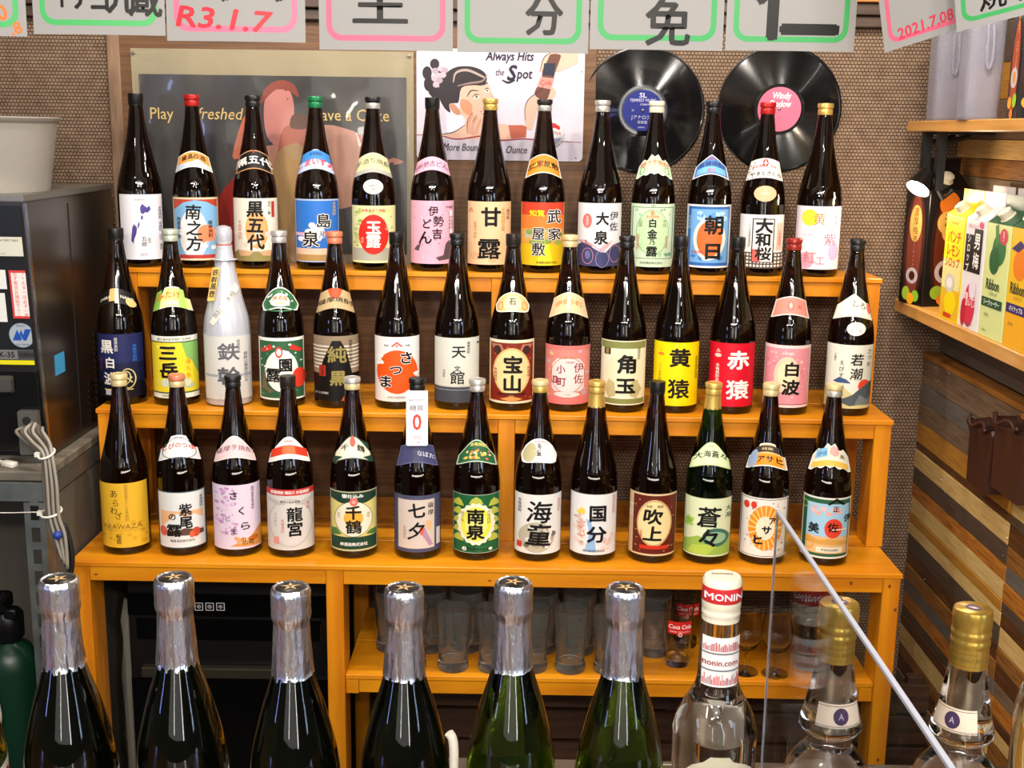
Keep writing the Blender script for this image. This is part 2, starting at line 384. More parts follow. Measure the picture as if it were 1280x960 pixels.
# knots of the pine as small plugs
KN = mat('wood_knot', '#7a3f10', .5)
kb = bmesh.new()
for px, py in ((1112, 733), (1064, 729), (1098, 950), (1119, 762)):
    p = atY(px, py, .0037); lathe(kb, [(.0035, 0), (.0028, .0006)], 10, cx=0, cy=0)
    for v in kb.verts[-20:]: v.co = Vector((v.co.x, -v.co.z, v.co.y*1.3)) + Vector((p.x, .0038, p.z)) - bo
for px, py in ((612, 726), (120, 718)):
    p = atY(px, py, .0057); lathe(kb, [(.0035, 0), (.0028, .0006)], 10)
    for v in kb.verts[-20:]: v.co = Vector((v.co.x*1.3, -v.co.z, v.co.y*.6)) + Vector((p.x, .0058, p.z)) - bo
link('knots', kb, KN, bot)['kind'] = 'stuff'
# dark crate boards stored low behind the glasses shelf
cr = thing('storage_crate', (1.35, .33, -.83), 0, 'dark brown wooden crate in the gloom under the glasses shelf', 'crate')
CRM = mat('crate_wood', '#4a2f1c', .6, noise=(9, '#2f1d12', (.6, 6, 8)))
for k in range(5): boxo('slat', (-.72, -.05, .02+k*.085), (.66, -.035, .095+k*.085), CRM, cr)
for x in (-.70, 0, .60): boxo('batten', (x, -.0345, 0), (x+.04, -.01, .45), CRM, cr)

# black oven in the left bay
ox0, ox1 = atY(158, 800, .10).x, mp3-.012
ov = thing('oven', ((ox0+ox1)/2, .12, -.83), 0, 'black built-in oven with three outlined square buttons behind the sparkling wine', 'oven')
oo = Vector(ov.location)
def ob(n, a, b, m_, bev=.001): return boxo(n, [a[i]-oo[i] for i in range(3)], [b[i]-oo[i] for i in range(3)], m_, ov, bev)
ztop = -.085
GLOSS = mat('oven_glass', '#050505', .08); OVB = mat('oven_body', '#0d0c0c', .35); OVH = mat('oven_handle_strip', '#3c382e', .35, .5)
ob('body', (ox0, .12, -.80), (ox1, .49, ztop), OVB, .004)
zt1 = atY(300, 742, .118).z; zh1 = atY(300, 828, .115).z; zh0 = atY(300, 845, .115).z
ob('control_panel', (ox0+.002, .112, zt1-.055), (ox1-.002, .1195, zt1), GLOSS, .002)
ob('upper_window', (ox0+.02, .113, zh1+.055), (ox1-.02, .1195, zt1-.062), GLOSS, .002)
ob('door', (ox0+.002, .113, zh0-.42), (ox1-.002, .1195, zh0-.004), GLOSS, .002)
ob('handle', (ox0+.03, .096, zh0), (ox1-.10, .1195, zh1-.008), OVH, .003)
for x in (ox0+.02, ox1-.06): ob('foot', (x, .16, -.83), (x+.04, .45, -.80), BLACKM)
for k, px in enumerate((248.5, 262, 275.5)):
    p = atY(px, 758.5, .111); pr = Print(); q = .0095
    pr.ring([(-q, -q), (q, -q), (q, q), (-q, q)], [(-q*.84, -q*.84), (q*.84, -q*.84), (q*.84, q*.84), (-q*.84, q*.84)], '#b8b8b8')
    pr.ring(ellipse(0, 0, .0045, .0045, 16), ellipse(0, 0, .0035, .0035, 16), '#b8b8b8'); pr.poly(ellipse(0, 0, .0016, .0016, 8), '#b8b8b8')
    pr.build('button', lambda x, y, z, p=p: Vector((p.x+x, .1118-z*.0001, p.z+y))-oo, ov)
# crumpled bag and hoses beside the oven
bg = bmesh.new()
lathe(bg, [(.010, 0), (.016, .03), (.018, .12), (.015, .2), (.018, .28), (.012, .36), (.014, .42), (.006, .47)], 22, fn=lambda r, z, a: r*(1+.22*math.sin(3*a+z*40)+.12*math.sin(7*a-z*60)))
bx_ = atY(149, 800, .16)
tag(link('plastic_bag', bg, mat('bag_film', '#8a867c', .25, 0, .4, 1.2), None, 60, (tiers['bottom'][0]+.066, .16, -.62)), 'crumpled grey plastic bag squeezed between left post and black oven', 'bag')
boxo_ = boxo('stool', (tiers['bottom'][0]+.045, .11, -.85), (ox0-.004, .30, -.6205), BLACKM); tag(boxo_, 'small black box standing under the crumpled plastic bag', 'box')

# ================================================================== POSTERS AND RECORDS ON THE BACK WALL
def wallp(px, py, Y=None): p = atY(px, py, WY-.008 if Y is None else Y); return p.x, p.z
# --- long framed advert
x0, z1 = wallp(163, 60); x1, _ = wallp(517, 66); z0 = .60
bm = bmesh.new(); W_, H_ = x1-x0, z1-z0
NX, NZ = 30, 20
g = [[bm.verts.new((W_*i/NX, -.0015-.0022*math.sin(i*.9)*math.sin(j*.55+1)*(1 if 0 < i < NX else 0), H_*j/NZ)) for i in range(NX+1)] for j in range(NZ+1)]
for j in range(NZ):
    for i in range(NX): bm.faces.new((g[j][i], g[j][i+1], g[j+1][i+1], g[j+1][i]))
bmesh.ops.solidify(bm, geom=bm.faces[:], thickness=-.0012)
po = thing('poster', (x0, WY-.0075, z0), 0, 'cream-bordered advertising poster with dark picture and the words Play refreshed', 'poster')
CREAM = mat('poster_cream', '#cfc3a2', .22, coat=.5, bump=(16, .35, (1, 1, 1)))
link('sheet', bm, CREAM, po, 80)
def pl(px, py): a = wallp(px, py); return (a[0]-x0, a[1]-z0)
pr = Print()
DK = mat('poster_print_dark', '#3c3b3b', .2, coat=.6, bump=(14, .6, (1, 1, .4)), noise=(3, '#555352', (1, 1, .5)))
def glossy(n, c): return mat('poster_print_'+n, c, .2, coat=.6, bump=(14, .6, (1, 1, .4)))
a = pl(174, 93); b_ = pl(508, 97)
pr.rect(a[0], .03, b_[0], b_[1], DK)
def smooth(pts, n=3):
    """closed curve through the points"""
    N = len(pts); o = []
    for i in range(N):
        a, b, c, d = [Vector(pts[(i+k) % N]) for k in (-1, 0, 1, 2)]
        for k in range(n):
            t = k/n; v = .5*((2*b)+(c-a)*t+(2*a-5*b+4*c-d)*t*t+(3*b-a-3*c+d)*t**3); o.append((v.x, v.y))
    return o
def P(seq, c): pr.poly(smooth([pl(*q) for q in seq]), c)
P([(300, 200), (322, 185), (345, 180), (378, 165), (400, 158), (440, 165), (470, 190), (505, 202), (480, 212), (460, 250), (400, 265), (380, 300), (320, 330), (300, 300), (305, 250)], glossy('skin', '#b98474'))
P([(330, 140), (334, 118), (348, 108), (362, 113), (368, 135), (364, 165), (348, 182), (334, 170)], glossy('rosy', '#c07f78'))
P([(326, 130), (332, 110), (350, 100), (368, 106), (374, 122), (362, 114), (346, 112), (334, 122)], glossy('hat', '#8a4a40'))
P([(355, 160), (380, 158), (400, 175), (396, 240), (380, 330), (335, 335), (325, 260), (345, 200)], glossy('cloth', '#a9604e'))
P([(366, 144), (383, 144), (385, 160), (364, 160)], glossy('cup', '#5a3a2a'))
P([(291, 195), (303, 150), (309, 150), (308, 180), (302, 196)], glossy('arm', '#c46a50'))
P([(340, 212), (364, 180), (384, 200), (384, 330), (352, 330)], glossy('tan', '#a08058'))
P([(260, 270), (290, 225), (306, 222), (306, 330), (255, 330)], glossy('red', '#8e2f2a'))
P([(395, 165), (430, 160), (462, 178), (470, 215), (455, 250), (420, 262), (392, 258)], glossy('arm2', '#b98c7c'))
TX = '#d6b878'
for s_, px, h, sh in (('Play', 203, .040, 0), ('refreshed', 268, .040, .22), ('have a Coke', 440, .040, 0)):
    q = pl(px, 142 if px < 400 else 144); 
    pr.text(s_, q[0], q[1]-(.004 if 'y' in s_ else 0), h, TX, 0, .92, 0, sh)
pr.cut([W_*i/15 for i in range(1, 15)])
def psurf(x, y, z):
    i = x/W_*NX; j = y/H_*NZ
    return (x, -.0030-.0022*math.sin(i*.9)*math.sin(j*.55+1)*(1 if 1 < i < NX-1 else 0)-z*.0001-.0008, y)
pr.cut([W_*i/30 for i in range(1, 30, 2)], [H_*j/20 for j in range(1, 20)])
pr.build('picture', psurf, po, 60)
for px, py in ((167, 66), (512, 70)):
    q = pl(px, py); bm = bmesh.new(); lathe(bm, [(.0012, 0), (.004, .0015), (.0035, .003), (0, .0036)], 12)
    for v in bm.verts: v.co = Vector((q[0]+v.co.x, -.0045-v.co.z, q[1]+v.co.y))
    link('pin', bm, STEEL, po, 40)
# --- tin sign
x0, z1 = wallp(520.5, 60); x1, z0 = wallp(728, 202)
W_, H_ = x1-x0, z1-z0
ts = thing('tin_sign', (x0, WY-.0065, z0), 0, 'white tin sign with drawn dark-haired woman and the words Always Hits the Spot', 'sign')
bm = bmesh.new(); f = bm.faces.new([bm.verts.new((a, 0, b)) for a, b in rrect(0, 0, W_, H_, .012)])
r_ = bmesh.ops.extrude_face_region(bm, geom=[f]); bmesh.ops.translate(bm, vec=(0, -.002, 0), verts=[v for v in r_['geom'] if isinstance(v, bmesh.types.BMVert)])
bmesh.ops.recalc_face_normals(bm, faces=bm.faces[:])
TIN = mat('tin_enamel', '#cfc8d6', .25, coat=.4); link('plate', bm, TIN, ts, 30)
pr = Print()
# local picture pixels: 1280x931 crop of 515..735 x 55..215
def tp(u, v): a = wallp(515+u*220/1280, 55+v*160/931); return (a[0]-x0, a[1]-z0)
def P(seq, c): pr.poly(smooth([tp(*q) for q in seq]) if 5 < len(seq) < 30 else [tp(*q) for q in seq], c)
def lerp_line(seq, wd, c):
    pts = [Vector(tp(*q)) for q in seq]; 
    sp = [Vector((p.x, p.y)) for p in spline([(p.x, p.y, 0) for p in pts], 4)]
    L_, R_ = [], []
    for i, p in enumerate(sp):
        t = (sp[min(i+1, len(sp)-1)]-sp[max(i-1, 0)]); n = Vector((-t.y, t.x)).normalized()*wd/2*(.35+.65*math.sin(math.pi*(i+.5)/len(sp)))
        L_.append(tuple(p+n)); R_.append(tuple(p-n))
    pr.lay += 1; k = pr.mi(c)
    for i in range(len(sp)-1):
        vs = [pr.bm.verts.new((a[0], a[1], pr.lay)) for a in (L_[i], R_[i], R_[i+1], L_[i+1])]
        f = pr.bm.faces.new(vs); f.normal_update()
        if f.normal.z < 0: f.normal_flip()
        f.material_index = k
SK, SKD, HR, RD, LN = '#d9b09c', '#b9856c', '#332d31', '#b5483c', '#3a2424'
pr.poly([tp(*q) for q in [(40, 665), (230, 655), (330, 690), (420, 690), (520, 670), (640, 700), (820, 690), (860, 715), (1225, 712), (1215, 840), (60, 840)]], '#c9c2d2')
P([(210, 660), (300, 640), (380, 590), (395, 560), (520, 560), (600, 580), (700, 590), (720, 690), (640, 700), (400, 690), (300, 690)], SK)
P([(700, 590), (800, 590), (835, 600), (830, 680), (720, 690)], '#b5604c')
P([(350, 330), (360, 300), (520, 260), (560, 300), (590, 380), (600, 410), (580, 425), (585, 450), (560, 520), (530, 570), (480, 580), (400, 560), (370, 520), (300, 500), (270, 440), (300, 430), (350, 470)], SK)
P([(360, 400), (420, 420), (440, 470), (420, 520), (380, 500), (350, 450)], '#cf8f70')
P([(190, 360), (205, 290), (250, 210), (330, 165), (440, 165), (520, 200), (545, 250), (520, 300), (440, 300), (360, 320), (340, 420), (310, 430), (270, 440), (280, 500), (240, 470), (210, 420)], HR)
for u, v, r_1, r_2 in ((165, 145, 34, 38), (110, 210, 34, 48), (125, 290, 38, 55), (160, 340, 40, 45), (215, 250, 50, 60)):
    P(ellipse(u, v, r_1, r_2, 14), HR)
P([(150, 350), (200, 350), (200, 400), (140, 400)], HR)
for u, v in ((170, 195), (215, 180), (240, 190), (190, 230), (225, 225), (165, 250), (200, 265), (175, 295)): P(ellipse(u, v, 24, 22, 9), random.choice(['#b9a8b4', '#a596a3']))
lerp_line([(300, 280), (320, 210), (400, 190), (500, 230), (535, 250)], .006, '#a89890')
lerp_line([(330, 305), (420, 285), (510, 270), (545, 225)], .005, '#8a7670')
P([(275, 440), (310, 440), (350, 490), (345, 515), (310, 510), (280, 470)], SKD)
lerp_line([(400, 385), (430, 340), (485, 340)], .003, HR); lerp_line([(520, 300), (540, 285), (552, 285)], .003, HR)
P(ellipse(465, 385, 24, 14, 12), '#efe6d8'); P(ellipse(470, 384, 9, 11, 10), '#6a5a2a'); lerp_line([(440, 392), (460, 368), (490, 368)], .0025, HR)
P(ellipse(543, 340, 14, 14, 10), '#efe6d8'); P(ellipse(547, 340, 6, 9, 8), '#4a3a2a'); lerp_line([(528, 335), (545, 322), (560, 326)], .0025, HR)
lerp_line([(570, 360), (598, 400), (590, 430)], .0015, SKD); P([(495, 490), (530, 485), (545, 500), (520, 512)], '#b5483c'); P([(505, 493), (528, 491), (530, 497), (512, 500)], '#f4efe8')
for s_ in ([(400, 640), (400, 560), (440, 500), (448, 520), (425, 580), (425, 650)], [(425, 650), (440, 560), (470, 520), (478, 540), (455, 590), (455, 655)], [(455, 655), (470, 590), (498, 540), (505, 560), (485, 620), (480, 650)]): P(s_, '#c99a82')
lerp_line([(400, 650), (405, 560), (440, 495)], .0016, LN); lerp_line([(440, 570), (470, 515)], .0014, LN); lerp_line([(210, 658), (300, 640), (385, 590)], .002, LN)
lerp_line([(30, 660), (200, 665), (330, 692), (520, 668), (640, 700), (820, 690), (1000, 705), (1230, 715)], .003, '#9a2f3c')
# second hand with a bottle, top right
P([(830, 440), (850, 400), (900, 370), (960, 330), (1000, 300), (1045, 340), (1040, 380), (1000, 410), (960, 400), (930, 430), (900, 520), (870, 620), (830, 600), (820, 500)], SK)
P([(930, 200), (960, 100), (1010, 65), (1080, 60), (1210, 60), (1215, 130), (1120, 180), (1060, 200), (1010, 190)], SK)
P([(1210, 60), (1240, 60), (1240, 200), (1215, 190)], '#e2e0ea')
P([(1010, 75), (1080, 80), (1070, 130), (1040, 210), (1030, 250), (990, 390), (950, 410), (890, 360), (940, 260), (950, 190), (985, 120)], '#6a453c')
P([(935, 240), (1035, 250), (1010, 330), (910, 310)], '#d98f86'); P([(960, 140), (1045, 140), (1030, 235), (950, 225)], '#2d3142')
lerp_line([(825, 560), (822, 470), (850, 400), (930, 340), (960, 300)], .002, LN); lerp_line([(930, 200), (960, 100), (1010, 65)], .002, LN)
pr.text('Cola', *tp(975, 280), .018, '#b5382c', 1, .8, 0, .2)
NV = '#26243c'
pr.text('Always Hits', *tp(712, 98), .030, NV, 1.5, .80, 0, .18); pr.text('the', *tp(640, 205), .023, NV, .5, .7, 0, .2)
pr.text('S', *tp(730, 210), .050, NV, 2.5, .95, 0, .18); pr.text('pot', *tp(820, 235), .033, NV, 1.5, .8, 0, .15); lerp_line([(655, 262), (700, 280), (750, 262)], .005, NV)
pr.text('More Bounce', *tp(380, 750), .026, '#4a4148', 1, .72, 0, .2); pr.text('to the', *tp(580, 752), .018, '#4a4148', 0, .7, 0, .2); pr.text('Ounce', *tp(762, 768), .026, '#4a4148', 1, .75, 0, .2)
pr.build('artwork', lambda x, y, z: (x, -.0023-z*.00002, y), ts)
# bottle-cap emblem, embossed
cxp, czp = tp(1010, 650); bm = bmesh.new()
lathe(bm, [(.030, 0), (.032, .004), (.026, .0085), (.012, .011), (0, .0118)], 48, fn=lambda r, z, a: r*(1+(.045 if r > .028 else 0)*math.cos(24*a)))
for v in bm.verts: v.co = Vector((cxp+v.co.x, -.0022-v.co.z*.9, czp+v.co.y*1.05))
capo = link('cap_emblem', bm, mat('emblem_white', '#d9d6d8', .25, coat=.4), ts, 50)
pr = Print()
pr.poly([(-.024, .010)]+[(.027*math.cos(math.radians(a)), .029*math.sin(math.radians(a))) for a in range(155, 20, -9)]+[(.020, .008), (.008, .014), (-.008, .008)], '#c01f1c')
pr.poly([(-.025, -.012), (-.008, -.007), (.010, -.012), (.025, -.010)]+[(.027*math.cos(math.radians(a)), .029*math.sin(math.radians(a))) for a in range(-22, -160, -9)], '#8c97a8')
pr.text('Pepsi', -.014, .0005, .011, '#c01f1c', 1, .7, 0, .1); pr.text('C', .0035, 0, .016, '#c01f1c', 1.5, .9, 0, .15); pr.text('OLA', .0165, .001, .010, '#c01f1c', 1.2, .8, 0, .1)
pr.cut([i*.004 for i in range(-6, 7)], [i*.004 for i in range(-6, 7)])
def esurf(x, y, z):
    r = min(.03, math.hypot(x, y/1.05)); h = .0118-(r/.03)**2*.0052 if r < .027 else .0118-.0042-(r-.027)*1.1
    return Vector((cxp+x, -.0022-h*.9-.0004-z*.0001, czp+y))
pr.build('emblem_print', esurf, ts, 60)
for u, v in ((1190, 830), (1235, 200)):
    q = tp(u, v); bm = bmesh.new(); lathe(bm, [(.0025, 0), (.002, .001), (0, .0014)], 10)
    for v_ in bm.verts: v_.co = Vector((q[0]+v_.co.x, -.002-v_.co.z, q[1]+v_.co.y))
    link('screw', bm, STEEL, ts, 40)
# --- two records
def record(px, py, labelcol, lr, name_label, texts, tilt):
    cx, cz = wallp(px, py); t = thing('vinyl_record', (cx, WY-.001, cz), 0, name_label, 'record', 'vinyl records on the woven wall')
    VIN = mat('black_vinyl', '#08080a', .16, coat=.3)
    bm = bmesh.new()
    prof = [(.0036, 0), (.151, 0), (.1515, .0014), (.148, .0018)]
    r = .1455
    while r > .060: prof += [(r, .0012), (r-.0011, .0016)]; r -= .0022
    prof += [(.058, .0014), (.050, .0014)]
    lathe(bm, prof, 96, cap0=False, cap1=False); lathe(bm, [(.050, .0014), (.0036, .0016), (.0036, 0)], 96, cap0=False, cap1=False)
    def st(co): return Vector((co.x, -co.z-tilt*(co.y+.15), co.y))
    for v in bm.verts: v.co = st(v.co)
    link('disc', bm, VIN, t, 15)
    pr = Print(); pr.ring(ellipse(0, 0, lr, lr, 48), ellipse(0, 0, .0038, .0038, 48), labelcol)
    for a in texts: pr.text(*a)
    pr.build('paper_label', lambda x, y, z: st(Vector((x, y, .0017+z*.00012))), t)
    bm = bmesh.new(); lathe(bm, [(.0022, 0), (.0034, .003), (0, .0042)], 10)
    for v in bm.verts: v.co = st(v.co)
    link('nail', bm, STEEL, t, 40)
LB = '#c9c9e2'
record(803.5, 138, '#28307e', .049, 'black vinyl record with a dark blue centre label', [
    ('SL', 0, .036, .016, LB, 2, 1.2), ('TEMPEST MUSIC', 0, .024, .010, LB, 1, .9), ('STEREO', .004, .014, .006, LB), ('33', -.024, 0, .006, LB), ('SIDE A', .026, 0, .005, LB),
    ('Jアナログ', -.004, -.017, .011, LB, .5), ('録音盤', 0, -.028, .008, LB, .5), ('JASRAC', -.002, -.041, .005, LB)], .015)
record(974.5, 136.5, '#d8708c', .053, 'black vinyl record with a pink centre label reading Windy Shadow', [
    ('Windy', .004, .030, .022, '#f0dfe4', 2.5, .75, 0, .12), ('Shadow', .002, .013, .022, '#f0dfe4', 2.5, .75, 0, .12)], .015)

# ================================================================== THE BOTTLES ON THE SHELVES
PROF = [(0, .004), (.030, .001), (.0455, .0), (.0505, .0035), (.0525, .010), (.0525, .060), (.0525, .120), (.0524, .165), (.0515, .180), (.0490, .200), (.0458, .2135), (.0423, .2265), (.0362, .250), (.0300, .277), (.0252, .300), (.0207, .327), (.0180, .348), (.0164, .362), (.0155, .368), (.0168, .370), (.0168, .373), (.0150, .3745)]
def fine(prof, a, b, n=4):
    """spline the profile between indices a and b"""
    P_ = spline([(r, 0, z) for r, z in prof[a:b+1]], n)
    return prof[:a] + [(p.x, p.z) for p in P_] + prof[b+1:]
PROFF = fine(PROF, 7, 18)
def RAD(z):
    for (r0, z0), (r1, z1) in zip(PROFF, PROFF[1:]):
        if z0 <= z <= z1 and z1 > z0 and z > .001: return r0+(r1-r0)*(z-z0)/(z1-z0)
    return .0525
XC = [math.sin(math.radians(a)) for a in range(-72, 73, 8)]
bottle_meshes = {}
def bottle_body(parent, m_):
    if m_.name not in bottle_meshes:
        bm = bmesh.new(); lathe(bm, PROFF + [(0, .3745)], 48, cap0=False, cap1=False)
        me = bpy.data.meshes.new('glass_body'); bm.normal_update(); bm.to_mesh(me); bm.free(); me.materials.append(m_)
        me.polygons.foreach_set('use_smooth', [True]*len(me.polygons)); bottle_meshes[m_.name] = me
    o = bpy.data.objects.new('glass_body', bottle_meshes[m_.name]); COL.objects.link(o); o.parent = parent; return o
CAPC = {'black': ('#101011', .35, 0), 'red': ('#b3201e', .3, .2), 'gold': ('#d8b560', .3, .6), 'silver': ('#c9c7c0', .3, .6), 'white': ('#d9d2bc', .4, 0), 'green': ('#1f7a4c', .3, .3),
        'cream': ('#d2bf8c', .35, .3), 'pink': ('#cf7a5a', .35, .2), 'greenish': ('#b9c2ae', .35, .4), 'dark': ('#2a2420', .35, .3), 'maroon': ('#8d2820', .3, .3)}
def capm(c): a = CAPC[c]; return mat('cap_'+c, a[0], a[1], a[2])
def cap(parent, c1, c2=None, kind='ring'):
    k1 = capm(c1); k2 = capm(c2 or c1); bm = bmesh.new()
    if kind == 'screw':
        lathe(bm, [(.0168, .3685), (.0170, .372), (.0166, .3725), (.0172, .374), (.0174, .3935), (.0168, .3955), (0, .3958)], 32, fn=lambda r, z, a: r*(1+.012*math.cos(28*a)) if z > .3735 else r)
        o = link('screw_cap', bm, [k1], parent, 40)
        if c2:
            bm = bmesh.new(); lathe(bm, [(.0168, .3955), (.0172, .3962), (.0150, .3972), (0, .3974)], 32); link('cap_top', bm, [k2], parent, 40)
        return o
    lathe(bm, [(.0168, .3688), (.0172, .3705), (.0172, .3800), (.0165, .3812)], 32, cap1=False)
    o = link('cap_collar', bm, [k2], parent, 40)
    bm = bmesh.new(); lathe(bm, [(.0160, .3800), (.0160, .3835), (.0184, .3845), (.0187, .3925), (.0175, .3945), (.0150, .3950), (.0142, .3943), (0, .3943)], 32, cap0=False)
    link('cap_top', bm, [k1], parent, 40)
    if kind == 'foil':
        bm = bmesh.new(); lathe(bm, [(.0193, .338), (.0181, .350), (.0172, .362), (.0176, .3685)], 32, cap0=False, cap1=False, fn=lambda r, z, a: r*(1+.01*math.sin(11*a)))
        link('foil_sleeve', bm, [k1], parent, 60)
    return o
def mainlabel(b, spec, zb=.018, zt=.163, xl=-.965, xr=.965, base='#e9e4d6', border=None, name='front_label', off=.0005):
    """spec is a function(pr, U, H): U(x) turns -1..1 across the visible bottle into metres, heights 0..1 into metres"""
    R_ = .0525; H_ = zt-zb; pr = Print()
    pr.rect(xl*R_, 0, xr*R_, H_, base)
    D = Draw(pr, R_, H_); spec(D)
    pr.cut([x*R_ for x in XC])
    def f(x, y, z):
        x = max(-.9999*R_, min(.9999*R_, x)); q = R_+off+z*.00009
        return (x*q/R_, -math.sqrt(max(0, 1-(x/R_)**2))*q, zb+y)
    return pr.build(name, f, b, 60)
class Draw:
    def __init__(s, pr, R_, H_): s.p, s.R, s.H = pr, R_, H_
    def r(s, x0, y0, x1, y1, c): s.p.rect(x0*s.R, y0*s.H, x1*s.R, y1*s.H, c); return s
    def e(s, cx, cy, rx, ry, c, n=26): s.p.poly([(x*s.R, y*s.H) for x, y in ellipse(cx, cy, rx, ry, n)], c); return s
    def o(s, cx, cy, rx, ry, t, c): s.p.ring(ellipse(cx*s.R, cy*s.H, rx*s.R, ry*s.H, 28), ellipse(cx*s.R, cy*s.H, rx*s.R-t, ry*s.H-t, 28), c); return s
    def g(s, pts, c): s.p.poly([(x*s.R, y*s.H) for x, y in pts], c); return s
    def f(s, x0, y0, x1, y1, t, c):
        X0, Y0, X1, Y1 = x0*s.R, y0*s.H, x1*s.R, y1*s.H
        s.p.ring([(X0, Y0), (X1, Y0), (X1, Y1), (X0, Y1)], [(X0+t, Y0+t), (X1-t, Y0+t), (X1-t, Y1-t), (X0+t, Y1-t)], c); return s
    def t(s, st, x, y, h, c, b=1, w=1, rot=0, sh=0): s.p.text(st, x*s.R, y*s.H, h, c, b, w, rot, sh); return s
    def k(s, st, x, y, h, c=None, b=2, w=1, oc='#ece8e2'): s.p.text(st, x*s.R, y*s.H, h, oc, b+4, w); s.p.text(st, x*s.R, y*s.H, h, c or K, b, w); return s
    def v(s, st, x, y, h, c, b=1, w=1, p=1.0, br=0): s.p.vtext(st, x*s.R, y*s.H, h, c, b, w, p, br); return s
    def n(s, k, x0, y0, x1, y1, r0, r1, cols, m=7): s.p.blobs(k, x0*s.R, y0*s.H, x1*s.R, y1*s.H, r0, r1, cols, m); return s
    def q(s, x0, y, x1, h, c, n=9):      # a line of small print too fine to read
        return s
def necklabel(b, spec, zb=.232, zt=.268, xw=.95, arch=.016, base='#e9e4d6', edge=None, shape='arch'):
    R_ = RAD((zb+zt)/2); H_ = zt-zb; pr = Print()
    def outline(w_, y0, y1):
        n = 16; top, bot = [], []
        for i in range(n+1):
            u = -1+2*i/n; yb_ = y0; yt_ = y1
            if shape == 'dome': yt_ = y1 - (y1-y0)*.55*abs(u)**2.2
            if shape == 'peak': yt_ = y1 - (y1-y0)*.35*abs(u)
            if shape == 'wave': yt_ = y1 - (y1-y0)*(.25*abs(u)+.10*math.cos(u*12)) ; yb_ = y0 - (y1-y0)*.05*math.cos(u*14)
            if shape == 'round': yt_ = y1 - (y1-y0)*.5*(1-math.sqrt(max(0, 1-abs(u)**2.5))); yb_ = y0 + (y1-y0)*.38*(1-math.sqrt(max(0, 1-abs(u)**6)))
            if shape == 'cloud': yt_ = y1 - (y1-y0)*(.42 if abs(u) > .72 else .22 if abs(u) > .5 else 0)
            top.append((u*w_, yt_)); bot.append((u*w_, yb_))
        return bot + top[::-1]
    if edge:
        pr.poly(outline(xw*R_, 0, H_), edge); e = .0022; pr.poly(outline(xw*R_-e, e, H_-e), base)
    else: pr.poly(outline(xw*R_, 0, H_), base)
    spec(Draw(pr, R_, H_))
    pr.cut([x*R_ for x in XC if abs(x) < xw], [H_*k/5 for k in range(1, 5)])
    def f(x, y, z):
        u = x/R_; zz_ = zb + y - arch*u*u; r = RAD(zz_)+.0006+z*.0001
        u = max(-.999, min(.999, u)); return (u*r, -math.sqrt(1-u*u)*r, zz_)
    return pr.build('neck_label', f, b, 60)
def sealprint(b, x, z, rx, rz, base, spec, name='round_seal'):
    pr = Print(); pr.poly(ellipse(0, 0, rx, rz, 24), base); spec(Draw(pr, .05, .05))
    pr.cut([rx*k/3 for k in (-2, -1, 0, 1, 2)], [rz*k/3 for k in (-2, -1, 0, 1, 2)])
    def f(a, c, l):
        zz_ = z+c; r = RAD(zz_)+.0006+l*.0001; u = (x+a)/r; return (u*r, -math.sqrt(max(0, 1-u*u))*r, zz_)
    return pr.build(name, f, b, 60)

ROWZ = {1: T1Z, 2: T2Z, 3: 0.0}; ROWY = {1: T1Y+.064, 2: T2Y+.088, 3: .094}
GRP = {1: 'shochu bottles on the top shelf', 2: 'shochu bottles on the middle shelf', 3: 'shochu bottles on the bottom shelf'}
FRONTY = {1: (343, 352), 2: (507, 519), 3: (686, 699)}
def bottle(row, px, label, cap1='black', cap2=None, ck='ring', glass=None, turn=0):
    y_ = FRONTY[row][0] + (FRONTY[row][1]-FRONTY[row][0])*(px-160)/870
    p = atY(px, y_-6, ROWY[row]); x = p.x
    b = thing('shochu_bottle', (x, ROWY[row], ROWZ[row]+.0004), math.atan2(CX-x, ROWY[row]-CY)*.85+turn, label, 'bottle', GRP[row])
    bottle_body(b, glass or AMBERT2); cap(b, cap1, cap2, ck); b.scale = (1, 1, 1.02); return b
AMBERT2 = mat('amber_bottle_glass', '#2c190a', .03, 0, .92, 1.5)
K = '#141212'; WH = '#ece8e2'
nop = lambda d: None
# ---- top row
b = bottle(1, 180, 'brown bottle, black cap, white label with purple island map, leftmost on top shelf', ck='screw')
mainlabel(b, lambda d: d.g([(.00, .80), (.10, .86), (.22, .82), (.30, .80), (.42, .83), (.45, .77), (.32, .72), (.22, .73), (.12, .70), (.02, .72)], '#4a3f86').g([(.02, .66), (.10, .69), (.12, .64), (.04, .60)], '#4a3f86').g([(-.14, .52), (-.06, .60), (-.04, .54), (-.14, .47)], '#4a3f86')
    .g([(-.36, .50), (-.28, .55), (-.16, .49), (-.20, .40), (-.30, .32), (-.34, .25), (-.44, .29), (-.40, .40)], '#4a3f86').v('五郎', .12, .28, .012, K, 1, 1.1).v('田代', .34, .29, .007, K, 0).v('本格焼酎 芋焼酎 田代 酒造', .82, .48, .0072, '#5a5566', 0).t('本格焼酎', .0, .92, .006, '#9a96a2', 0).t('焼酎', .1, .08, .009, '#a49fae', 0), xl=-.88, xr=.93, base='#dcdae2', zt=.168)
b = bottle(1, 248, 'red-capped bottle with blue sky and orange sun label, second from left on top shelf', 'red')
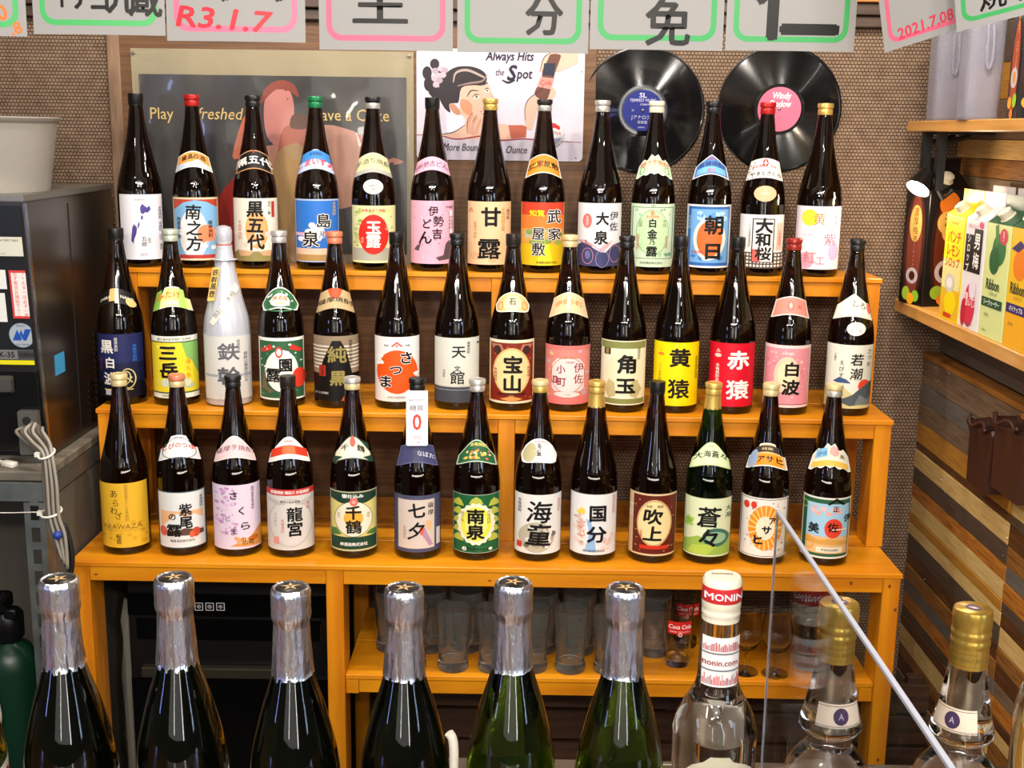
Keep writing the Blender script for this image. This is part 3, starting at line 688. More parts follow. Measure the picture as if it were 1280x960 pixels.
mainlabel(b, lambda d: d.r(-.93, .03, .93, .97, '#7fb0d6').g([(-.93, .80), (-.5, .92), (0, .96), (.5, .93), (.93, .84), (.93, .97), (-.93, .97)], '#b8452f').e(-.1, .42, .62, .40, '#e8e6e2').e(.45, .42, .40, .15, '#e98a62').n(10, -.9, .15, .9, .35, .004, .010, ['#7fb0d6', '#e8ecf0']).r(-.93, .03, .93, .09, '#b03a34').f(-.965, 0, .965, 1, .0012, '#d9b978')
    .v('南之方', -.08, .52, .036, K, 2, 1.05, 1.0, 1).v('無農薬一番', -.72, .52, .010, K, 1).v('薩摩焼酎', .62, .50, .010, K, 1), base='#e6dcc4')
necklabel(b, lambda d: d.r(-.9, .35, .9, .95, '#e49a4c').g([(-.9, .05), (-.9, .40), (-.2, .3), (.3, .5), (.9, .2), (.9, .05)], '#b9c8dc').t('皇晶四酒', 0, .68, .012, K, 2, 1.1), base='#e0d8c0', edge='#efe9dc')
b = bottle(1, 322, 'brown bottle with cream label reading 黒五代 over an orange sun on the top shelf')
mainlabel(b, lambda d: d.e(.05, .5, .5, .3, '#e9a468').n(6, -.9, .1, .9, .5, .006, .012, ['#e6d2c0', '#dcc6c0']).g([(-.965, .12), (-.8, .18), (-.1, .16), (.1, .16), (.8, .18), (.965, .12), (.965, 0), (-.965, 0)], '#8a7f4c').g([(-.8, .18), (-.1, .16), (-.3, .09), (-.7, .08)], '#c9a07a').g([(.8, .18), (.1, .16), (.3, .09), (.7, .08)], '#c9a07a').r(.70, .7, .82, .95, '#b03a34')
    .v('黒五代', .0, .57, .038, K, 3, 1.05, 1.0, 1).v('本格芋焼酎', -.68, .50, .009, '#d08a80', 0).v('名代一番', .60, .85, .008, K, 0), base='#e6dccb')
necklabel(b, lambda d: d.t('黒五代', 0, .5, .020, WH, 2, 1.3).g([(-.05, .85), (.05, .85), (.05, 1), (-.05, 1)], '#b8352c'), base=K, edge='#b88a5c', zb=.230, zt=.272)
b = bottle(1, 398, 'green-capped brown bottle with blue sky label reading 島乃泉 on the top shelf', 'green')
mainlabel(b, lambda d: d.r(-.93, .22, .93, .975, '#2f6fc2').n(14, -.9, .30, .5, .65, .006, .014, ['#cfd8ee', '#e3e3f2']).r(-.93, .12, .93, .22, '#ddb9a0').r(-.93, .02, .93, .12, '#a8834c').r(-.93, .42, .0, .47, '#d8a8c0').r(.3, .44, .93, .49, '#c0605c').k('島', .30, .66, .034, K, 2, 1.05).k('乃', .22, .44, .017, K, 1).k('泉', -.28, .37, .038, K, 2, 1.05).v('本格焼酎', .75, .85, .008, '#d8b850', 0), base='#a9b6da')
necklabel(b, lambda d: d.r(-.9, .5, .9, .95, '#3f86d0').t('しまいずみ', 0, .38, .017, '#d23a4a', 2.5, .95).t('本格焼酎', 0, .78, .008, '#1d2f5c', 1), base='#b7c6e6', zb=.232, zt=.276, shape='dome')
b = bottle(1, 468, 'brown bottle with red circle label reading 玉露 in white on the top shelf', 'black', 'silver')
mainlabel(b, lambda d: d.r(-.93, .04, .93, .26, '#a9a697').n(34, -.92, .55, .92, .96, .002, .0045, ['#a9b86a', '#8fa24f', '#d8cf6a']).n(12, -.92, .26, -.6, .55, .003, .005, ['#c9c070', '#a9b86a']).e(.0, .50, .66, .35, '#cf2a22').v('玉露', .0, .5, .033, WH, 3, 1.1, .95).v('本格', .58, .62, .007, '#e9b0a0', 0).v('焼酎', -.5, .40, .007, '#e9b0a0', 0).t('本格手造り焼酎', 0, .92, .008, '#c0483a', 1), base='#dcd9a2', zt=.150)
necklabel(b, lambda d: d.r(-.95, 0, .95, .22, '#a8a8a0').t('手造り焼酎', 0, .60, .013, K, 1, 1.2), base='#d8d29c', zb=.226, zt=.270, edge='#c9c7ba')
sealprint(b, 0, .193, .0235, .017, '#cfd2cf', lambda d: d.e(0, 0, .36, .24, '#9fb0a8').e(0, 0, .33, .21, '#c3cac4').t('手造甕仕込', 0, .05, .0045, '#4a5550', 0).t('玉露', 0, -.1, .004, '#4a5550', 0))
b = bottle(1, 540.5, 'black-capped brown bottle with pink label in swirling dark script on the top shelf', ck='screw')
mainlabel(b, lambda d: d.n(40, -.93, .05, .93, .97, .0008, .0022, ['#b97a90', '#8a6a72', '#e8c9d4']).g([(.15, .10), (.5, .14), (.6, .32), (.75, .38), (.93, .2), (.93, .08), (.3, .05)], '#5c4a50').g([(-.7, .28), (-.5, .33), (-.6, .2), (-.8, .22)], '#5c4a50')
    .t('伊', .05, .84, .024, K, 1.5).t('勢', .28, .68, .026, K, 1.5).t('吉', .22, .48, .025, K, 2).t('ど', -.22, .64, .024, K, 2).t('ん', -.30, .42, .034, K, 2, 1).t('芋焼酎', .75, .9, .006, K, 0).r(.74, .45, .9, .86, '#f0dfe4').f(.74, .45, .9, .86, .0007, '#8a3a4a').v('本格焼酎', .82, .655, .008, '#8a3a4a', 0), base='#e3a9be')
necklabel(b, lambda d: d.t('伊勢吉どん', 0, .48, .014, K, 1, 1.0, .06, .2), base='#e5a9c0', zb=.233, zt=.263)
b = bottle(1, 611, 'gold-capped brown bottle with peach label reading 甘露, no neck label, top shelf', 'gold')
mainlabel(b, lambda d: d.n(6, -.9, .0, .9, .3, .008, .014, ['#d8b088', '#d2a87c']).t('甘', .08, .76, .046, K, 3, 1.05).t('露', .02, .25, .050, K, 3, 1.15).v('薩摩芋焼酎', -.62, .55, .008, '#b98a60', 0).v('本格焼酎甘露', .62, .72, .009, '#c98a4a', 0).v('鹿児島', .82, .8, .008, '#8a4a2a', 0).t('△', -.8, .87, .012, '#c0483a', 1), base='#e2bd93')
b = bottle(1, 677, 'brown bottle with red, green and yellow landscape label of four large characters, top shelf', 'dark', 'silver')
mainlabel(b, lambda d: d.r(-.93, .80, .93, 1, '#c9402a').r(-.93, .58, .93, .80, '#df7a34').n(18, -.9, .38, .9, .62, .004, .009, ['#5a7a4c', '#7a9a5c', '#a9b6a4']).r(-.93, .0, .93, .34, '#dcb91c').n(10, -.9, .30, .9, .46, .005, .009, ['#7f9448', '#9aa84c']).g([(-.2, .0), (.5, .0), (.3, .34), (-.1, .34)], '#e6d02c')
    .t('知覧', -.25, .83, .015, '#e8d21c', 3, 1.2).k('武', .50, .78, .033, K, 2).k('家', .52, .50, .030, K, 2).k('屋', -.18, .50, .030, K, 2).k('敷', -.16, .26, .032, K, 2).t('知覧醸造株式会社', .2, .05, .006, K, 1), base='#dfa04a')
necklabel(b, lambda d: d.n(8, -.8, .2, .8, .8, .003, .006, ['#d8702a', '#e8c04a']).t('武家屋敷', 0, .5, .015, K, 1.5, 1.1), base='#dd8a2c', edge='#efe6cf', zb=.230, zt=.272)
b = bottle(1, 747.5, 'silver-capped brown bottle with white label, dark purple waves at its foot, top shelf', 'silver')
mainlabel(b, lambda d: d.g([(-.965, .32), (-.6, .42), (-.3, .30), (.0, .24), (.3, .22), (.6, .34), (.965, .38), (.965, 0), (-.965, 0)], '#3f3f66').g([(-.965, .40), (-.7, .42), (-.2, .30), (.1, .22), (.4, .30), (.6, .42), (.3, .36), (.0, .28), (-.4, .38)], '#d9a0a8').o(-.5, .16, .25, .13, .0012, '#c98a98').o(.15, .12, .30, .14, .0012, '#8a86b8').o(.7, .2, .25, .14, .0012, '#c98a98').e(-.5, .18, .12, .07, '#6a6a9a')
    .e(-.54, .72, .2, .115, '#d8706a').v('本格焼酎', -.54, .72, .0055, WH, 0).t('大', .12, .76, .031, K, 3).t('泉', .08, .46, .033, K, 2.5).v('伊佐', .62, .72, .022, K, 1, .9, 1.1, 1), base='#dad8dc')
b = bottle(1, 813, 'brown bottle with pale green oval-framed label reading 白金乃露 on the top shelf', 'white')
mainlabel(b, lambda d: d.f(-.90, .13, .90, .95, .0015, '#4c7a58').n(14, -.88, .80, .88, .94, .002, .005, ['#6fa077', '#9cc49c']).n(10, -.88, .15, .88, .24, .002, .005, ['#6fa077', '#9cc49c']).e(0, .55, .72, .36, '#b5d3a4').o(0, .55, .72, .36, .0012, '#6fa077').e(-.02, .86, .1, .04, '#d8906a').t('本格焼酎', 0, .80, .008, '#d8704a', 1)
    .t('白', 0, .70, .021, K, 3).t('金', 0, .53, .023, K, 3).t('乃', 0, .40, .014, K, 2).t('露', 0, .25, .025, K, 3, 1.1).v('白露', -.52, .70, .009, '#8a9a78', 0).v('本格', .52, .70, .009, '#8a9a78', 0).v('特撰芋焼酎', -.62, .40, .007, '#d0705a', 0).v('磨芋酒造', .62, .40, .007, '#d0705a', 0).t('白金酒造株式会社', 0, .07, .0065, '#3c5a44', 1).t('名産品', 0, .975, .004, K, 0), base='#c3d6ba')
necklabel(b, lambda d: d.t('磨き芋焼酎', 0, .62, .0125, '#d0605a', 1.5).o(-.7, .3, .12, .2, .0012, '#4c7a58').o(.7, .3, .12, .2, .0012, '#4c7a58'), base='#b7dcae', edge='#dfe8d6', shape='wave', zb=.232, zt=.274)
b = bottle(1, 882.5, 'bottle with blue label, orange sun and heavy characters 朝日 on the top shelf')
mainlabel(b, lambda d: d.r(-.90, .03, .90, .97, '#2f62a8').r(-.78, .08, .86, .93, '#6fa3d8').n(12, -.75, .1, .8, .3, .006, .012, ['#cfe0ef', '#3f7cc0']).n(10, -.75, .7, .8, .93, .006, .012, ['#a9cbe8', '#4c8cd0']).e(.05, .46, .70, .34, '#e6dcd0').e(.05, .46, .56, .29, '#df6a34').t('朝', .22, .68, .045, K, 3, 1.05).t('日', .22, .26, .040, K, 4, 1.2).v('奄美黒糖', -.80, .72, .008, '#8fb6dc', 0).t('本格焼酎', -.45, .25, .007, '#c0484a', 1), base='#e3e2e0')
necklabel(b, lambda d: d.r(-.8, .12, .8, .42, '#6fb0dc').t('黒糖焼酎', 0, .55, .012, '#1f3a7c', 2, 1.2).t('朝日', 0, .22, .009, '#c0484a', 1).t('奄美大島', 0, .82, .0055, '#d0605a', 1), base='#4c7ab8', edge='#e8e8ee', shape='peak', zb=.232, zt=.276)
b = bottle(1, 948.4, 'red-capped bottle, white label with black frame over a dark check band, top shelf', 'red', 'red')
def yam(d):
    d.r(-.965, 0, .965, .30, '#4a3c3c'); d.p.lay += 1
    for i in range(13):
        for j in range(4):
            x = -.92+i*.152; y = .03+j*.068
            d.p.poly([((x)*d.R, y*d.H), ((x+.095)*d.R, y*d.H), ((x+.095)*d.R, (y+.042)*d.H), (x*d.R, (y+.042)*d.H)], '#e6ddd0', hold=True)
    d.r(-.42, .11, .55, .93, '#262022').r(-.37, .13, .50, .91, '#efeae4').r(-.37, .13, -.02, .36, '#d8605a').r(.65, .35, .9, .85, '#e6b6a4').t('大', .1, .80, .036, K, 4, 1.15).t('和', .06, .54, .032, K, 4, 1.15).t('桜', .1, .28, .032, K, 4, 1.2).v('さつま名産本格焼酎', -.52, .62, .006, '#5a4c4c', 0).v('大和桜酒造', .78, .58, .007, '#a0504a', 0)
mainlabel(b, yam, base='#e3dedb', zt=.142)
necklabel(b, lambda d: d.n(14, -.95, .02, -.6, .9, .0012, .002, ['#3c3434'], 4).e(.02, .76, .19, .21, '#c7352c').g([(-.10, .73), (.14, .73), (.14, .79), (-.10, .79)], WH).g([(-.01, .6), (.05, .6), (.05, .92), (-.01, .92)], WH).t('やまとざくら', .05, .24, .0105, K, 1.5).t('本格 焼酎', -.42, .62, .006, '#c7352c', 1).t('手造', .5, .62, .006, '#c7352c', 1), base='#e6e1dc', zb=.226, zt=.270, arch=.010)
sealprint(b, .003, .190, .026, .018, '#ddb088', lambda d: d.t('25', 0, .15, .006, WH, 1).t('芋焼酎', 0, 0, .007, '#f2dcc6', 1).t('アルコール', 0, -.18, .004, '#f2dcc6', 0))
b = bottle(1, 1018.2, 'gold-capped brown bottle with pale pink label and yellow circle, rightmost on the top shelf', 'gold')
mainlabel(b, lambda d: d.e(-.40, .82, .34, .13, '#e3d23c').n(8, -.9, .02, .9, .3, .006, .012, ['#e9cfd6', '#e3cfe0']).e(-.45, .14, .32, .13, '#e29ab0').e(.7, .28, .22, .14, '#dfaad0').t('黄', .02, .80, .030, '#b08a4a', .3).t('紫', .52, .48, .030, '#a06a8c', .3).t('紅', -.30, .19, .030, '#c0706a', 0).t('工', .15, .14, .022, '#c07a7c', -.3).v('本格芋焼酎', .72, .80, .006, '#8a6a7c', 0).t('Imo-shochu', -.4, .55, .005, '#8a86a0', 0).o(.70, .90, .12, .06, .0006, '#c98a8c'), base='#e6d8df')
# ---- middle row
b = bottle(2, 156, 'black-capped bottle with dark blue label and white script, leftmost on the middle shelf', 'black', ck='screw', turn=-.2)
mainlabel(b, lambda d: d.r(-.965, .55, .965, 1, '#1e2350').r(-.965, .0, .965, .25, '#0c0c18').t('黒', -.42, .80, .032, '#d9d4cc', 2.5).t('白', -.30, .55, .026, '#d9d4cc', 2.5).t('波', -.34, .30, .030, '#cfcac2', 2.5).v('薩摩焼酎', .0, .84, .008, '#cfcac2', 1).o(.42, .30, .3, .16, .0022, '#c9b878').o(.36, .32, .18, .10, .002, '#c9b878').t('べ', .42, .28, .020, '#c9b878', 2).r(-.6, .12, .6, .135, '#c9b878').v('本格芋焼酎', .7, .7, .008, '#2f6fc2', 1).v('かくうど', -.72, .52, .007, '#b8352c', 1).r(-.55, .04, -.3, .12, '#a8a8b0'), base='#141836')
necklabel(b, lambda d: d.r(-.35, .15, .12, 1, '#cfa86a').r(.0, 0, .22, 1, '#c9c4b8').t('SHIRA', -.6, .45, .009, '#cfcabc', 1.5).t('NAMI', .6, .5, .009, '#cfcabc', 1.5).e(.75, .25, .2, .3, '#c9b070'), base='#14110f', zb=.232, zt=.264)
b = bottle(2, 222, 'pale-capped bottle with yellow and green label reading 三岳 on the middle shelf', 'greenish')
mainlabel(b, lambda d: d.r(-.965, .10, .965, .90, '#ddc82c').g([(.3, .90), (.965, .90), (.965, .35), (.7, .6), (.5, .65)], '#7fae5c').n(14, -.9, .12, .9, .35, .006, .011, ['#a9b8a0', '#c9cfb8', '#d8c64a']).n(8, -.9, .7, .2, .88, .005, .010, ['#e8d94a', '#cdb62a']).r(-.965, .08, .965, .1, '#2a4a34').r(-.965, .90, .965, .915, '#2a4a34').t('三', -.28, .73, .036, K, 4, 1.15).t('岳', -.26, .45, .038, K, 4, 1.1).v('屋久島', .55, .48, .012, '#c98a2a', 1, .9, 1.3).t('三岳酒造', -.4, .045, .006, '#2a4a34', 1).t('屋久島名産芋焼酎三岳酒造', 0, .955, .006, '#2a4a34', 0), base='#dfe0cf', zt=.160)
necklabel(b, lambda d: d.r(-.95, 0, -.65, .95, '#7fb04c').r(.35, 0, .7, .95, '#9cc45c').r(-.6, .12, .3, .32, '#b8c8b0').t('みたけ', -.22, .62, .016, '#cf6a1c', 2.5, 1.1), base='#e0d77c', edge='#e6e8d2', zb=.226, zt=.270, shape='cloud')
# the wrapped bottle
b = thing('wrapped_bottle', (atY(287, 503, ROWY[2]).x, ROWY[2], T2Z+.0004), .25, 'bottle wrapped in pleated silvery white film, paper strip across its shoulder, middle shelf', 'bottle', GRP[2])
WRAP = mat('wrapping_film', '#b9bbc4', .3, .15, .0, coat=.5, bump=(50, .5, (2, 2, .3)))
bm = bmesh.new(); lathe(bm, [(r+.0015, z) for r, z in PROFF if .003 < z < .362] + [(.0185, .366), (.0160, .372), (.0185, .380), (.0190, .400), (.0165, .409), (.006, .413), (0, .4135)], 64, fn=lambda r, z, a: r*(1+.010*math.sin(17*a+z*9)*(1 if z > .19 else .4)+.006*math.sin(31*a-z*14)))
link('film_wrap', bm, WRAP, b, 50)
bm = bmesh.new(); lathe(bm, [(.0178, .368), (.0184, .370), (.0178, .372)], 24, cap0=False, cap1=False); link('red_tie', bm, ink('#b06a5c'), b, 60)
bm = bmesh.new(); lathe(bm, [(.0215, .338), (.0250, .333), (.0290, .336)], 40, cap0=False, cap1=False, fn=lambda r, z, a: r*(1+.06*math.sin(9*a))); link('film_frill', bm, WRAP, b, 60)
mainlabel(b, lambda d: d.t('鉄', .02, .76, .042, '#5c5c62', 3, 1.15).t('幹', .0, .38, .042, '#55555c', 3, 1.15).r(-.9, .36, .9, .40, '#9a9ca6').v('薩摩焼酎', .42, .84, .008, '#6a6a72', 1).v('鉄幹は甕壺仕込み', .70, .50, .009, '#5c5c62', 1), base='#c6c4bf', zt=.165, xl=-.93, xr=.93, off=.0032)
pr = Print(); pr.poly([(-.040, .0), (-.030, -.006), (.030, .075), (.022, .090)], '#d0cdc2'); pr.text('本格', .010, .060, .014, '#6a6a6a', 1, 1, .85); pr.text('焼酎', -.020, .022, .012, '#6a6a6a', 1, 1, .85)
pr.cut([k*.008 for k in range(-5, 6)], [k*.012 for k in range(0, 8)])
def wr(x, y, z):
    zz_ = .195+y; r = RAD(zz_)+.0028+z*.0001; u = max(-.97, min(.97, x/r)); return (u*r, -math.sqrt(1-u*u)*r, zz_)
pr.build('paper_strip', wr, b, 60)
pr = Print(); pr.rect(-.008, 0, .008, .075, '#c9a44c'); pr.vtext('鉄幹黒壺', 0, .040, .016, K, 2, .9)
pr.build('hang_tag', lambda x, y, z: (-.034+x+y*.20, -.036+y*.12-z*.0002, .245+y), b)
b = bottle(2, 354, 'silver-capped bottle, green-bordered label with round white centre and plum blossom, middle shelf', 'silver')
mainlabel(b, lambda d: d.r(-.92, .03, .92, .95, '#2f5a3c').n(46, -.9, .05, .9, .93, .0018, .0042, ['#e0e0d6', '#b9c9b4', '#4c7a54']).g([(-.9, .80), (-.45, .90), (-.35, .82), (-.8, .76)], '#c0352c').g([(.9, .80), (.45, .90), (.35, .82), (.8, .76)], '#c0352c').e(0, .47, .70, .34, '#e9e6dc').e(-.1, .77, .16, .09, '#d0453c').e(-.1, .77, .10, .055, '#e9e6dc').e(.72, .35, .28, .16, '#cf3a28').g([(-.75, .5), (-.6, .2), (-.3, .15), (-.5, .1), (-.85, .2)], '#6a5a44').t('園', .17, .56, .032, K, 3).t('露', -.35, .40, .034, K, 3), base='#e6e3da', zt=.160)
necklabel(b, lambda d: d.o(0, .35, .85, .5, .002, '#3c7a4c').n(26, -.85, .05, .85, .9, .0016, .003, ['#3c7a4c', '#e6e3da']).e(0, .40, .55, .32, '#e0dccb').t('神酒造', 0, .5, .011, '#d8582c', 2).t('芋焼酎', 0, .25, .007, '#c9a02c', 1), base='#2f5a3c', edge='#e6e8e0', shape='round', zb=.226, zt=.272, xw=.97)
b = bottle(2, 421.5, 'bottle with taupe label bearing a black jar shape and gold lettering, middle shelf', 'pink')
mainlabel(b, lambda d: [d.r(-.965, .0, .965, .42, '#0d0c0c')]+[d.r(-.965, .50+k*.055, .965, .522+k*.055, '#d2cabc') for k in range(7)]+[d.g([(-.15, .93), (.2, .93), (.42, .80), (.60, .55), (.78, .2), (.8, 0), (-.85, 0), (-.80, .3), (-.55, .62), (-.3, .82)], '#0f0d0c').t('純', .05, .72, .040, '#8c7f45', 3, 1.1).t('黒', .08, .35, .036, '#8c7f45', 3, 1.1).r(-.72, .38, -.44, .55, '#a02c22').v('本格焼酎', -.58, .465, .006, '#0d0c0c', 0).t('さつま焼酎', -.62, .12, .006, '#c9c4b8', 1).v('黒甕仕込芋焼酎', .62, .75, .008, '#4a3a2c', 1).g([(.20, .0), (.62, .0), (.60, .20), (.40, .13)], '#cf4a24')], base='#8a7862', zt=.166)
necklabel(b, lambda d: d.g([(-.5, 1), (-.3, .6), (0, .45), (.3, .6), (.5, 1)], '#d04a24').t('薩摩焼酎', 0, .45, .012, K, 2, 1.5), base='#b39a72', zb=.228, zt=.272)
b = bottle(2, 497, 'black-capped bottle, white label with big orange-red sun and さつま, no neck label, middle shelf', ck='screw')
mainlabel(b, lambda d: d.e(.0, .46, .88, .34, '#dd5218').n(8, -.95, .55, -.55, .75, .003, .006, [WH]).n(5, .6, .35, .95, .50, .003, .005, [WH]).k('さ', .40, .68, .030, K, 3, 1.1).k('つ', -.05, .49, .026, K, 3, 1.2).k('ま', -.48, .31, .030, K, 3, 1.1).g([(-.25, .86), (0, .93), (.25, .86), (.20, .85), (0, .905), (-.2, .85)], '#c7352c').t('サ', 0, .86, .008, '#c7352c', 2).t('登録', -.45, .87, .005, K, 0).t('商標', .45, .87, .005, K, 0).t('本格芋焼酎株式会社', .1, .07, .006, '#5a5a5a', 0), base='#dfdcda', zt=.166)
b = bottle(2, 571, 'bottle with off-white label over a slate grey band reading 天文館, middle shelf', ck='ring')
mainlabel(b, lambda d: d.r(-.965, 0, .965, .24, '#3f434c').r(-.965, .19, .965, .205, '#7c818c').r(-.965, .24, .965, .255, '#a8a89c').t('天', .08, .78, .030, K, 1.5, 1.1).t('文', .02, .53, .014, K, 1.5, 1.1).t('館', .02, .39, .032, K, 1.5, 1.1).v('薩摩焼酎', .5, .85, .007, K, 0).v('芋焼酎', -.55, .45, .006, '#5a5a5a', 0).r(.85, .90, .95, .92, K), base='#c9cabf', zt=.166)
b = bottle(2, 639, 'bottle with rust-red ornate label, cream oval and heavy characters 宝山, middle shelf', 'dark', ck='screw')
mainlabel(b, lambda d: d.r(-.93, .03, .93, .96, '#7a2418').f(-.93, .03, .93, .96, .0012, '#d2b07c').g([(-.9, .93), (-.45, .93), (-.35, .84), (-.7, .80)], '#a9705c').g([(.9, .93), (.45, .93), (.35, .84), (.7, .80)], '#a9705c').n(30, -.92, .05, .92, .9, .001, .0025, ['#b98a5c', '#a0503c']).e(0, .50, .80, .38, '#d2a868').e(0, .50, .74, .35, '#e2c48c').e(-.62, .84, .16, .07, '#3a2420').e(.62, .84, .16, .07, '#3a2420').t('宝', .05, .62, .042, K, 3.5, 1.1).t('山', .03, .32, .040, K, 3.5, 1.15).v('本格焼酎', -.68, .45, .008, '#7a2418', 0).v('西酒造', .72, .5, .008, '#7a2418', 0).r(-.6, .13, .6, .17, '#4a1a14').g([(-.5, .07), (0, .03), (.5, .07), (0, .12)], '#c98a4a'), base='#e0d6bc', zt=.163)
necklabel(b, lambda d: d.e(0, .45, .55, .42, '#e0cda0').o(-.68, .35, .16, .22, .0014, '#c0603c').o(.68, .35, .16, .22, .0014, '#c0603c').t('石', 0, .52, .016, K, 2).t('一', 0, .82, .006, K, 2), base='#d9b070', edge='#e6e0d0', shape='round', zb=.226, zt=.268, arch=.008)
b = bottle(2, 708, 'cream-capped bottle with pink and gold framed label in maroon characters, middle shelf', 'cream')
mainlabel(b, lambda d: d.n(26, -.93, .1, .93, .95, .003, .006, ['#d99a6a', '#dfb080', '#c97a6c', '#b8a0a8']).r(-.965, 0, .965, .13, '#d0706c').r(-.965, .93, .965, 1, '#d0706c').g([(-.66, .28), (-.55, .22), (.6, .22), (.72, .28), (.72, .68), (.5, .78), (-.45, .78), (-.66, .68)], '#dcc8c4').o(.02, .5, .74, .31, .0012, '#a0603c').v('伊佐', .48, .53, .024, '#8a2030', 1, .95, 1.05).t('小', -.28, .60, .021, '#8a2030', 1.5).t('町', -.24, .38, .022, '#8a2030', 1.5).r(-.62, .36, -.42, .48, '#8a2030').v('焼酎', -.52, .42, .006, WH, 0).t('本格焼酎', .1, .72, .005, '#8a4a4a', 0).e(0, .17, .55, .05, '#dcc8c4').t('大口酒造', 0, .17, .004, '#8a4a4a', 0), base='#cf7f74', zt=.152)
necklabel(b, lambda d: d.t('伊佐小町', 0, .55, .013, '#c9742a', 1.5, 1.1).r(-.1, .2, .05, .9, '#e8dfcb'), base='#e3b48c', zb=.226, zt=.270, edge='#e8cba8', arch=.018)
b = bottle(2, 777, 'bottle with beige label, olive bands and heavy characters 角玉, no neck label, middle shelf', ck='ring')
mainlabel(b, lambda d: d.r(-.93, .88, .93, .985, '#7d8048').r(-.93, .02, .93, .10, '#7d8048').e(0, .50, .75, .36, '#d8cfae').g([(-.80, .25), (-.6, .4), (-.35, .35), (-.3, .15), (-.6, .1)], '#b3a878').g([(.80, .25), (.6, .4), (.35, .35), (.3, .15), (.6, .1)], '#b3a878').r(-.82, .78, -.55, .88, '#4a3c2c').v('国際', -.685, .83, .006, '#c9b070', 1).t('角', .14, .64, .044, K, 3.5, 1.1).t('玉', .12, .30, .038, K, 3.5, 1.25).v('薩摩焼酎', .65, .80, .007, '#6a6040', 0), base='#ded6bd', zt=.165)
b = bottle(2, 842.4, 'bottle with bright yellow label and black characters 黄猿 on the middle shelf', ck='screw')
mainlabel(b, lambda d: d.t('黄', .16, .76, .044, K, 3, 1.15).t('猿', .14, .27, .046, K, 3, 1.1).t('△', -.65, .88, .007, '#c98a1c', 1).e(-.65, .81, .13, .025, '#cf7a2a').v('さつま芋焼酎', -.68, .5, .008, '#8a7a1c', 0).v('黄猿本格焼酎黄猿', .86, .60, .0065, '#7a6a10', 0), base='#e8cb06', zt=.163)
b = bottle(2, 911.4, 'bottle with red label and white characters 赤猿 on the middle shelf', ck='screw')
mainlabel(b, lambda d: d.t('赤', .26, .74, .044, WH, 3, 1.15).t('猿', .28, .27, .046, WH, 3, 1.15).t('△', -.60, .88, .010, WH, 1).e(-.60, .80, .14, .03, '#e8c0b8').v('本格焼酎赤猿', -.60, .50, .0085, WH, 1), base='#c80f26', zt=.163)
b = bottle(2, 980, 'maroon-capped bottle with blossom pink label reading 白波 on the middle shelf', 'maroon')
mainlabel(b, lambda d: d.r(-.92, .05, .92, .95, '#d98a94').n(50, -.9, .06, .9, .94, .002, .005, ['#e3a6ac', '#d07a86', '#e6b4b4', '#dc98a0']).e(0, .52, .55, .30, '#e6bfa4').e(0, .52, .4, .22, '#e6cfa8').r(-.93, .045, .93, .055, '#8a2030').t('本格焼酎', 0, .87, .007, '#f0dcdc', 1).t('白', .20, .62, .034, K, 3.5, 1.15).t('波', .18, .33, .036, K, 3.5, 1.15), base='#e3c8c4', zt=.160)
necklabel(b, lambda d: d.o(0, .5, .2, .3, .0022, '#c0605c').e(0, .5, .08, .12, '#e8d0b0').t('さ', -.5, .5, .009, '#b88a4c', 1).t('波', .5, .5, .009, '#c0483c', 1), base='#d08478', edge='#ead9cf', zb=.228, zt=.268, arch=.012)
b = bottle(2, 1056.8, 'dark-capped bottle with cream landscape label, small red sun, rightmost on middle shelf')
mainlabel(b, lambda d: d.g([(-.965, .30), (-.6, .38), (-.2, .34), (.2, .22), (.965, .12), (.965, 0), (-.965, 0)], '#c9bd84').e(.66, .36, .25, .10, '#d8452c').g([(-.65, .42), (-.4, .49), (-.1, .46), (.1, .40), (-.2, .40), (-.5, .40)], '#3a5074').g([(-.4, .13), (-.1, .17), (.2, .22), (.5, .32), (.965, .44), (.965, .05), (.5, .06), (.1, .04), (-.2, .08)], '#4c5458').g([(.3, .06), (.5, .22), (.8, .14), (.965, .2), (.965, .05)], '#6f7a78').v('若潮', .30, .66, .028, K, 1.5, 1.05, 1.15, 1).v('さつま', .78, .80, .012, K, .5, 1, 1.2).v('えびす', -.32, .62, .012, K, .5, 1, 1.2).v('千亀女', -.6, .8, .006, '#5a5a5a', 0), base='#d6d4c6', zt=.163)
necklabel(b, lambda d: d.t('しろ', .35, .55, .017, K, 1.2, .9, -.1).v('本格焼酎', -.1, .5, .006, '#a8a490', 0).e(.85, .5, .1, .25, '#d0605c'), base='#dedbcb', zb=.226, zt=.276, edge='#cfcbb8', shape='peak', arch=.012)
sealprint(b, .009, .199, .021, .015, '#e6d8d4', lambda d: d.o(0, .13, .10, .10, .0008, '#c0605c').t('芋', -.18, -.08, .006, '#c98a84', 0).t('酒', .18, -.08, .006, '#c98a84', 0))
# ---- bottom row
b = bottle(3, 160, 'gold-capped bottle with golden yellow label in slanting brush script, leftmost on the bottom shelf', 'cream', 'cream', turn=-.18)
mainlabel(b, lambda d: d.n(40, -.95, .02, .95, .45, .002, .006, ['#c99a24', '#d8ab3a', '#c08f20']).t('あ', -.25, .84, .019, '#2c1f10', .5).t('ら', -.18, .70, .017, '#2c1f10', .5).t('わ', -.28, .58, .018, '#2c1f10', .5).t('ざ', -.08, .50, .017, '#2c1f10', .5).t('ARAWAZA', 0, .33, .016, '#8a6424', .5, 1.05).v('桜島', -.12, .14, .012, '#3c2410', 1).v('特別蒸留きりしま芋焼酎', .25, .70, .0075, '#9a742c', 0).r(-.9, .265, .8, .27, '#a07a2c'), base='#d8a82c', zt=.163)
b = bottle(3, 230, 'pink-capped bottle, white label with orange mountain scene reading 紫尾の露, bottom shelf', 'pink', 'cream')
